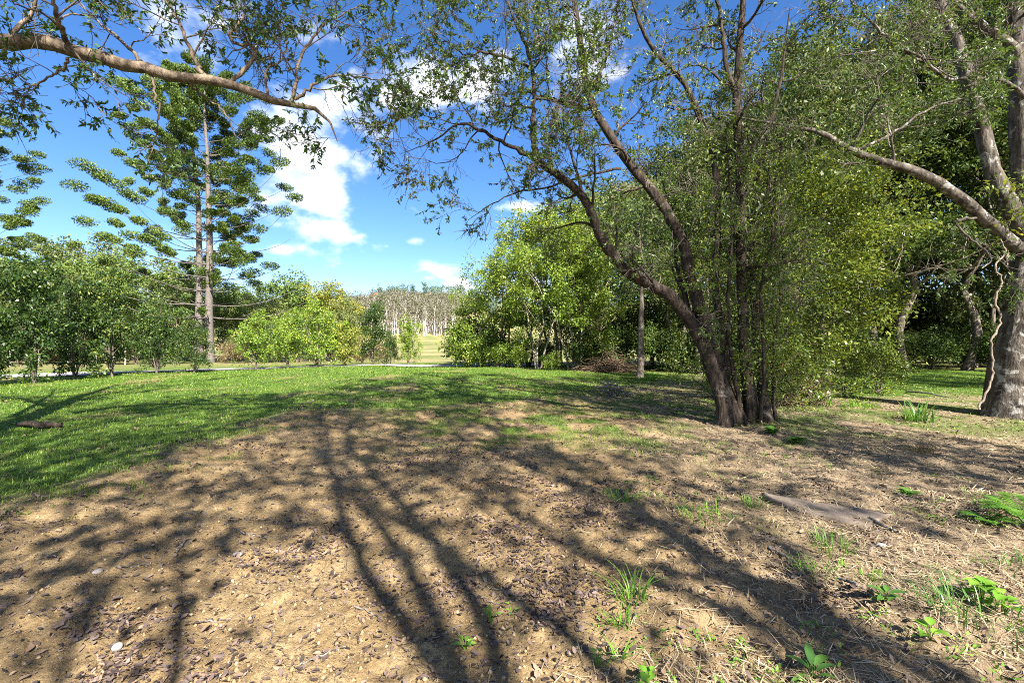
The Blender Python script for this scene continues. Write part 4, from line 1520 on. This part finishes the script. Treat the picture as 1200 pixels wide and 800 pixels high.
tuft(1155, 712, 150, .24, 10, 'big grassy clump at the right foreground under pale broad leaves', 'strap_leaf', .008, .34, 1.0)
tuft(1075, 488, 90, .55, 11, 'strappy dark green clump left of the thick lichened trunk', 'strap_leaf', .018, .25, .7, 'strap_plant', 'plant')
tuft(962, 470, 60, .5, 12, 'bright strappy plant at the foot of the golden bushy tree', 'weed_leaf', .02, .22, .6, 'strap_plant', 'plant')
tuft(1010, 473, 110, .32, 13, 'low pale green weed patch right of the golden tree trunk', 'weed_leaf', .012, .4, .8, 'weed_patch', 'plant')
tuft(1078, 520, 90, .26, 14, 'tan dry grass tuft below the strappy clump', 'dry_reed', .008, .16, .8)
tuft(760, 446, 90, .4, 15, 'low green plants at the foot of the slim straight trunk', 'weed_leaf', .02, .3, .8, 'weed_patch', 'plant')
tuft(840, 519, 60, .14, 16, 'small grass patch left of the leaning tree base', spread=.3)
tuft(400, 478, 120, .12, 17, 'thicker grass tuft at the lip of the bare soil', spread=.2)
tuft(960, 588, 14, .08, 18, 'tiny grass tuft growing on the flat board', spread=.05)
tuft(1180, 650, 60, .14, 19, 'dark grass tuft in the shade at the right edge', 'strap_leaf', spread=.2)


def broadweed(px, py, n, L, seed, label, ratio=.5, rise=.6, matn='weed_leaf', name='broadleaf_weed', stem=.06):
    rng = rg(seed)
    x, y = G(px, py)
    z = gz(x, y)
    mb_ = MB()
    ang = np.arange(n) / n * 2 * PI * 1.62 + rng.random(n)
    ax = np.stack([np.cos(ang), np.sin(ang), rise * (.4 + rng.random(n))], 1)
    ax = norm(ax)
    hs = stem * (.3 + rng.random(n))
    base = np.array([x, y, z]) + ax * [.02, .02, 0] + np.stack([0 * hs, 0 * hs, hs], 1)
    side = norm(np.cross(ax, [0, 0, 1.0]))
    up_ = np.cross(side, ax)
    Ls = L * (.6 + .6 * rng.random(n))
    # leaf blades of several rows: a rounded, arching, folded surface
    ts = np.linspace(0, 1, 7)
    wd = np.sin(PI * ts ** .75) * .5 + .02
    rows_ = []
    for t_, w2 in zip(ts, wd):
        c_ = base + ax * (Ls * t_)[:, None] - np.array([0, 0, 1]) * (Ls * .35 * t_ ** 2)[:, None]
        e_ = side * (Ls * ratio * w2)[:, None]
        lift_ = up_ * (Ls * ratio * w2 * .35)[:, None]
        rows_ += [c_ - e_ + lift_, c_, c_ + e_ + lift_]
    m_ = len(rows_)
    v = np.stack(rows_, 1)
    bb = (np.arange(n) * m_)[:, None]
    qs = []
    for k in range(len(ts) - 1):
        for j in (0, 1):
            a_ = 3 * k + j
            qs.append(bb + np.array([[a_, a_ + 1, a_ + 4, a_ + 3]]))
    mb_.add(v, np.concatenate(qs))
    # stem and stalks
    P_ = np.stack([np.repeat([[x, y, z - .01]], n, 0), (np.array([[x, y, z]]) + base) / 2, base], 1)
    tubes(mb_, P_, np.full((n, 3), .0022), 4)
    return tag(mb_.obj(name, M[matn], None, True), label, 'weed')


broadweed(545, 745, 7, .055, 1, 'small broad-leaved seedling on the sunlit soil bottom centre', .45)
broadweed(575, 716, 7, .06, 2, 'spiky green seedling a little above the bottom centre seedling', .3, 1.0)
broadweed(1150, 690, 16, .085, 3, 'pale broad-leaved weed over the grassy clump at right', .85, .5, stem=.12)
broadweed(1178, 705, 12, .075, 4, 'broad-leaved weed at the right edge of the foreground', .85, .5, stem=.1)
broadweed(1038, 700, 11, .12, 5, 'spreading green weed with arching leaves in the straw', .35, .6, 'strap_leaf')
broadweed(952, 775, 9, .15, 6, 'dark strap-leaved weed near the bottom edge at right', .24, .6, 'strap_leaf')
broadweed(760, 785, 8, .06, 7, 'round-leaved seedling at the bottom edge right of centre', .7)
broadweed(600, 705, 5, .04, 8, 'tiny seedling right of the spiky seedling', .4)
broadweed(1090, 745, 7, .07, 9, 'small light green weed in straw at lower right', .6)
broadweed(700, 765, 5, .035, 10, 'tiny weed left of the bottom edge grass tuft', .6)
broadweed(1065, 568, 20, .13, 11, 'dark leafy weed right of the far end of the board', .4, .8, 'fern_leaf')
broadweed(905, 505, 40, .2, 12, 'leafy weeds at the right foot of the leaning tree', .4, .9, 'fern_leaf')
broadweed(935, 512, 34, .17, 13, 'leafy weeds in shade right of the leaning tree roots', .45, .8, 'fern_leaf')


def fern(px, py, n, L, seed, label):
    rng = rg(seed)
    x, y = G(px, py)
    z = gz(x, y)
    mb_ = MB()
    for k in range(n):
        a = k / n * 6.28 + rng.normal() * .3
        l_ = L * rng.uniform(.7, 1.1)
        s_ = np.linspace(0, 1, 22)
        c_ = np.stack([x + math.cos(a) * l_ * s_ * .85, y + math.sin(a) * l_ * s_ * .85, z + l_ * (1.05 * s_ - .75 * s_ ** 2)], 1)
        tubes(mb_, c_[None], np.linspace(.004, .001, 22)[None], 4)
        tn_ = norm(np.gradient(c_, axis=0))
        sd_ = norm(np.cross(tn_, [0, 0, 1.0]))
        for sg in (-1, 1):
            ax = sd_[3:] * sg + tn_[3:] * .45
            Ls = l_ * .24 * np.sin(PI * np.clip(s_[3:] * .85 + .12, 0, 1)) + .01
            leaf_quads(mb_, c_[3:], ax, np.tile([0, 0, 1.0], (19, 1)) + rng.normal(size=(19, 3)) * .1, Ls, Ls * .2)
    return tag(mb_.obj('fern', M['fern_leaf']), label, 'fern')


fern(1200, 600, 11, .5, 1, 'large green fern at the right edge in dappled shade')
fern(1158, 600, 9, .24, 2, 'smaller fern left of the large fern at the right edge')

# ---- woods and undergrowth behind the lane at left
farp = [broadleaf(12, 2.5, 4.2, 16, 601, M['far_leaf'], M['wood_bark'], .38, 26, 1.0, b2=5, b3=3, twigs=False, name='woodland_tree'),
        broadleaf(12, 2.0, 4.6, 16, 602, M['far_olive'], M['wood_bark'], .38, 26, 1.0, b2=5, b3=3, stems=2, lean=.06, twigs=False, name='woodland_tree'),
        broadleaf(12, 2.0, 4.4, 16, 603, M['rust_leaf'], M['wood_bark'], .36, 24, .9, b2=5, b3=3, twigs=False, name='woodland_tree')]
FT = [(-60, 58, 300, 1), (-10, 52, 305, 0), (38, 60, 294, 1), (75, 52, 306, 0), (95, 66, 292, 1), (128, 58, 306, 0), (165, 66, 308, 1), (150, 46, 334, 0), (196, 58, 318, 0), (225, 66, 318, 1),
      (205, 50, 335, 1), (262, 60, 340, 0), (290, 68, 352, 1), (60, 46, 320, 0), (110, 45, 335, 1), (15, 44, 325, 1),
      (328, 62, 334, 0), (350, 66, 346, 0), (312, 54, 362, 1), (376, 58, 347, 2), (392, 64, 356, 1), (398, 50, 375, 1), (345, 50, 372, 0), (280, 72, 350, 0), (410, 70, 366, 2), (-110, 55, 300, 0)]
firstf = set()
for k, (px, d, top, pi_) in enumerate(FT):
    x = (px - 600) / FPX * d
    zb = gz(x, d)
    h = EYE + (400 - top) / FPX * d - zb
    sc = h / (13.2 if px < 270 else 12.2)
    sxy = np.clip(sc * 1.0, .5, 1.05)
    lft = px < 270
    lab = 'rounded woodland tree behind the dark hedge shrubs at left' if lft else 'rounded woodland tree behind the bright shrubs right of the pines'
    if pi_ == 2:
        lab = 'brownish orange-tinted tree behind the lane-side clump'
    gr = 'woodland trees behind the lane at left' if lft else 'woodland trees right of the pines'
    if pi_ not in firstf:
        firstf.add(pi_)
        put(farp[pi_], x, d, 0, sxy, lab, 'tree', gr, sz=sc)
    else:
        tag(put_copy(farp[pi_], x, d, 2.3 * k, sxy, lab, gr, sz=sc), cat='tree')

reed = shrub(2.0, 1.0, 621, M['dry_reed'], .22, 30, 26, .32, name='dry_bush', lead=7, ratio=.16, barkm=M['brush'])
RS = [(78, 36, .9), (100, 37, 1.0), (122, 36, .9), (148, 37, 1.0), (190, 37, .9), (60, 36, .9), (272, 37, .8), (410, 38, 1.0), (425, 37, .9), (447, 38, .8)]
for k, (px, d, sc) in enumerate(RS):
    x = (px - 600) / FPX * d
    lab = 'dry tan undergrowth bush beyond the lane'
    if k == 0:
        put(reed, x, d, 0, sc, lab, 'bush', 'dry bushes beyond the lane')
    else:
        tag(put_copy(reed, x, d, 2.2 * k, sc, lab, 'dry bushes beyond the lane'), cat='bush')

for k, (px, d, sc) in enumerate(((-20, 33, 1.2), (22, 33, 1.2), (50, 33.5, .9), (90, 34, .85), (112, 35, 1.1), (134, 33.5, .8), (160, 34, 1.0), (180, 35, .8), (205, 36, 1.1), (290, 38, 1.2), (320, 39, 1.3), (350, 38, 1.2), (385, 39, 1.1), (-45, 34, 1.2))):
    x = (px - 600) / FPX * d
    tag(put_copy(low2, x, d, 1.7 * k, sc, 'green scrub bush beyond the lane behind the hedge shrubs', 'green scrub beyond the lane'), cat='bush')

# thin fence posts beyond the lane
for k, px in enumerate((12, 46, 80, 113, 147)):
    d = 31.5 + .4 * k
    x = (px - 600) / FPX * d
    mb = MB()
    z = gz(x, d)
    P = np.array([[x, d, z - .1], [x, d, z + .6], [x + .02, d, z + 1.25]])
    tubes(mb, P[None], np.array([[.05, .048, .045]]), 8)
    mb.add([[x + .02, d, z + 1.27]])
    tag(mb.obj('fence_post', M['post']), 'thin pale fence post beyond the lane behind the dark hedge', 'fence post', 'fence posts beyond the lane')

# ---- pale-trunked wood on the hill (one mass), ridge trees, house
rng = rg(71)
mb_t = MB()
mb_c = MB()
n = 2300
x = rng.uniform(-135, -8, n)
y = rng.uniform(182, 300, n)
keep = (y > 192 + 22 * vnoise(x / 18, y / 18, 3) + np.clip(x + 50, 0, 60) * .7) & (x < -27 - .04 * (y - 200))
x, y = x[keep], y[keep]
n = len(x)
z = ground(x, y)
h = rng.uniform(7.5, 14.5, n)
P = np.stack([np.stack([x, y, z], 1), np.stack([x + rng.normal(size=n) * .4, y, z + h * .5], 1), np.stack([x + rng.normal(size=n) * .9, y, z + h * .92], 1)], 1)
tubes(mb_t, P, np.stack([np.full(n, .2), np.full(n, .16), np.full(n, .06)], 1) * rng.uniform(.5, 1.15, (n, 1)), 4)
C = np.repeat(P[:, 2], 4, 0) + rng.normal(size=(n * 4, 3)) * [1.4, 1.4, 1.3] + [0, 0, -.9]
leaf_clumps(mb_c, C, 1.5, 16, rng, .8, .45, .9)
Q, RQ = spawn(P, np.full((n, 3), .1), 4, .45, .95, 3.0, .6, .2, .1, 3, rng)
tubes(mb_t, Q, RQ, 3)
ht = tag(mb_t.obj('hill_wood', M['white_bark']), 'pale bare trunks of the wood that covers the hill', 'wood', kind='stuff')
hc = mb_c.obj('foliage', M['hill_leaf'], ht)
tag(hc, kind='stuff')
# trees on the far ridge, distance haze painted in as blue-green leaves
mb = MB()
n = 240
x = rng.uniform(-330, 40, n)
y = rng.uniform(440, 540, n)
z = ground(x, y)
hh_ = rng.uniform(5, 12, n)
C = np.repeat(np.stack([x, y, z + hh_ * .6], 1), 5, 0) + rng.normal(size=(n * 5, 3)) * np.repeat(np.stack([hh_ * .22, hh_ * .22, hh_ * .22], 1), 5, 0)
leaf_clumps(mb, C, 2.0, 40, rng, 1.3, .6, .9)
P = np.stack([np.stack([x, y, z], 1), np.stack([x, y, z + hh_ * .7], 1)], 1)
tubes(mb, P, np.full((n, 2), .3), 4)
tag(mb.obj('ridge_wood', M['ridge_leaf_hazed']), 'far trees tinted haze blue-green along the skyline ridge', 'wood', kind='stuff')

# little house with a red roof on the skyline
hd = 430.0
hx = (440.5 - 600) / FPX * hd
hz = EYE + (400 - 349.5) / FPX * hd
house = thing('hill_house', (hx, hd, hz - 2), 'tiny red-roofed house on the skyline above the pale-trunked wood', 'house')
mb = MB()
a, b_, h0, h1 = 3.2, 2.6, -1.0, 3.2
vb = np.array([(-a, -b_, h0), (a, -b_, h0), (a, b_, h0), (-a, b_, h0), (-a, -b_, h1), (a, -b_, h1), (a, b_, h1), (-a, b_, h1)])
mb.add(vb, [(0, 1, 5, 4), (1, 2, 6, 5), (2, 3, 7, 6), (3, 0, 4, 7), (4, 5, 6, 7), (3, 2, 1, 0)])
mb.obj('wall', M['house_wall'], house)
mb = MB()
a2, b2_ = 3.7, 3.1
vr = np.array([(-a2, -b2_, h1 + .02), (a2, -b2_, h1 + .02), (a2, b2_, h1 + .02), (-a2, b2_, h1 + .02), (-1.2, 0, h1 + 4.0), (1.2, 0, h1 + 4.0)])
mb.add(vr, [(0, 1, 5, 4), (2, 3, 4, 5), (3, 2, 1, 0)], [(1, 2, 5), (3, 0, 4)])
mb.obj('roof', M['house_roof'], house)

# ---- trees behind the photographer: their shadows stripe the foreground
sh = broadleaf(20, 9.0, 3.6, 26, 701, M['gum_leaf'], M['dark_bark'], .24, 6, .6, trunk_r=.19, lean=.055, name='shade_tree', b2=5, b3=3, up=.5, stems=4)
put(sh, 4.3, -6.5, 0, 1, 'many-stemmed shade tree behind the viewpoint fanning shadows over the middle soil', 'tree', 'shade trees behind the viewpoint')
BT = [(-1.2, -6.5, 3.3, .85, 'many-stemmed shade tree behind the viewpoint shading the lower left soil'),
      (6.4, -6.8, 2.6, .95, 'many-stemmed shade tree behind the viewpoint shading the straw at right'),
      (9.4, -.6, .4, .72, 'many-stemmed shade tree out of frame at right shading the leaning trunks'),
      (12.5, -3.5, 5.4, .85, 'many-stemmed shade tree behind the viewpoint shading the ground by the board')]
sh2 = broadleaf(13.5, 5.0, 3.6, 15, 702, M['gum_leaf'], M['dark_bark'], .20, 7, .5, trunk_r=.09, lean=.05, name='shade_tree', b2=5, b3=3, up=.4, stems=2)
put(sh2, -2.2, -6.0, 0, 1, 'lower two-stemmed shade tree behind the viewpoint dappling the left soil', 'tree', 'shade trees behind the viewpoint')
for (x, y, rz, sc, lab) in ((.7, -4.6, 2.2, .95, 'lower two-stemmed shade tree behind the viewpoint dappling the bottom left corner'),
                            (10.5, -5.0, 5.2, 1.05, 'lower two-stemmed shade tree behind the viewpoint dappling the far right')):
    tag(put_copy(sh2, x, y, rz, sc, lab, 'shade trees behind the viewpoint'), cat='tree')
for (x, y, rz, sc, lab) in BT:
    tag(put_copy(sh, x, y, rz, sc, lab, 'shade trees behind the viewpoint'), cat='tree')
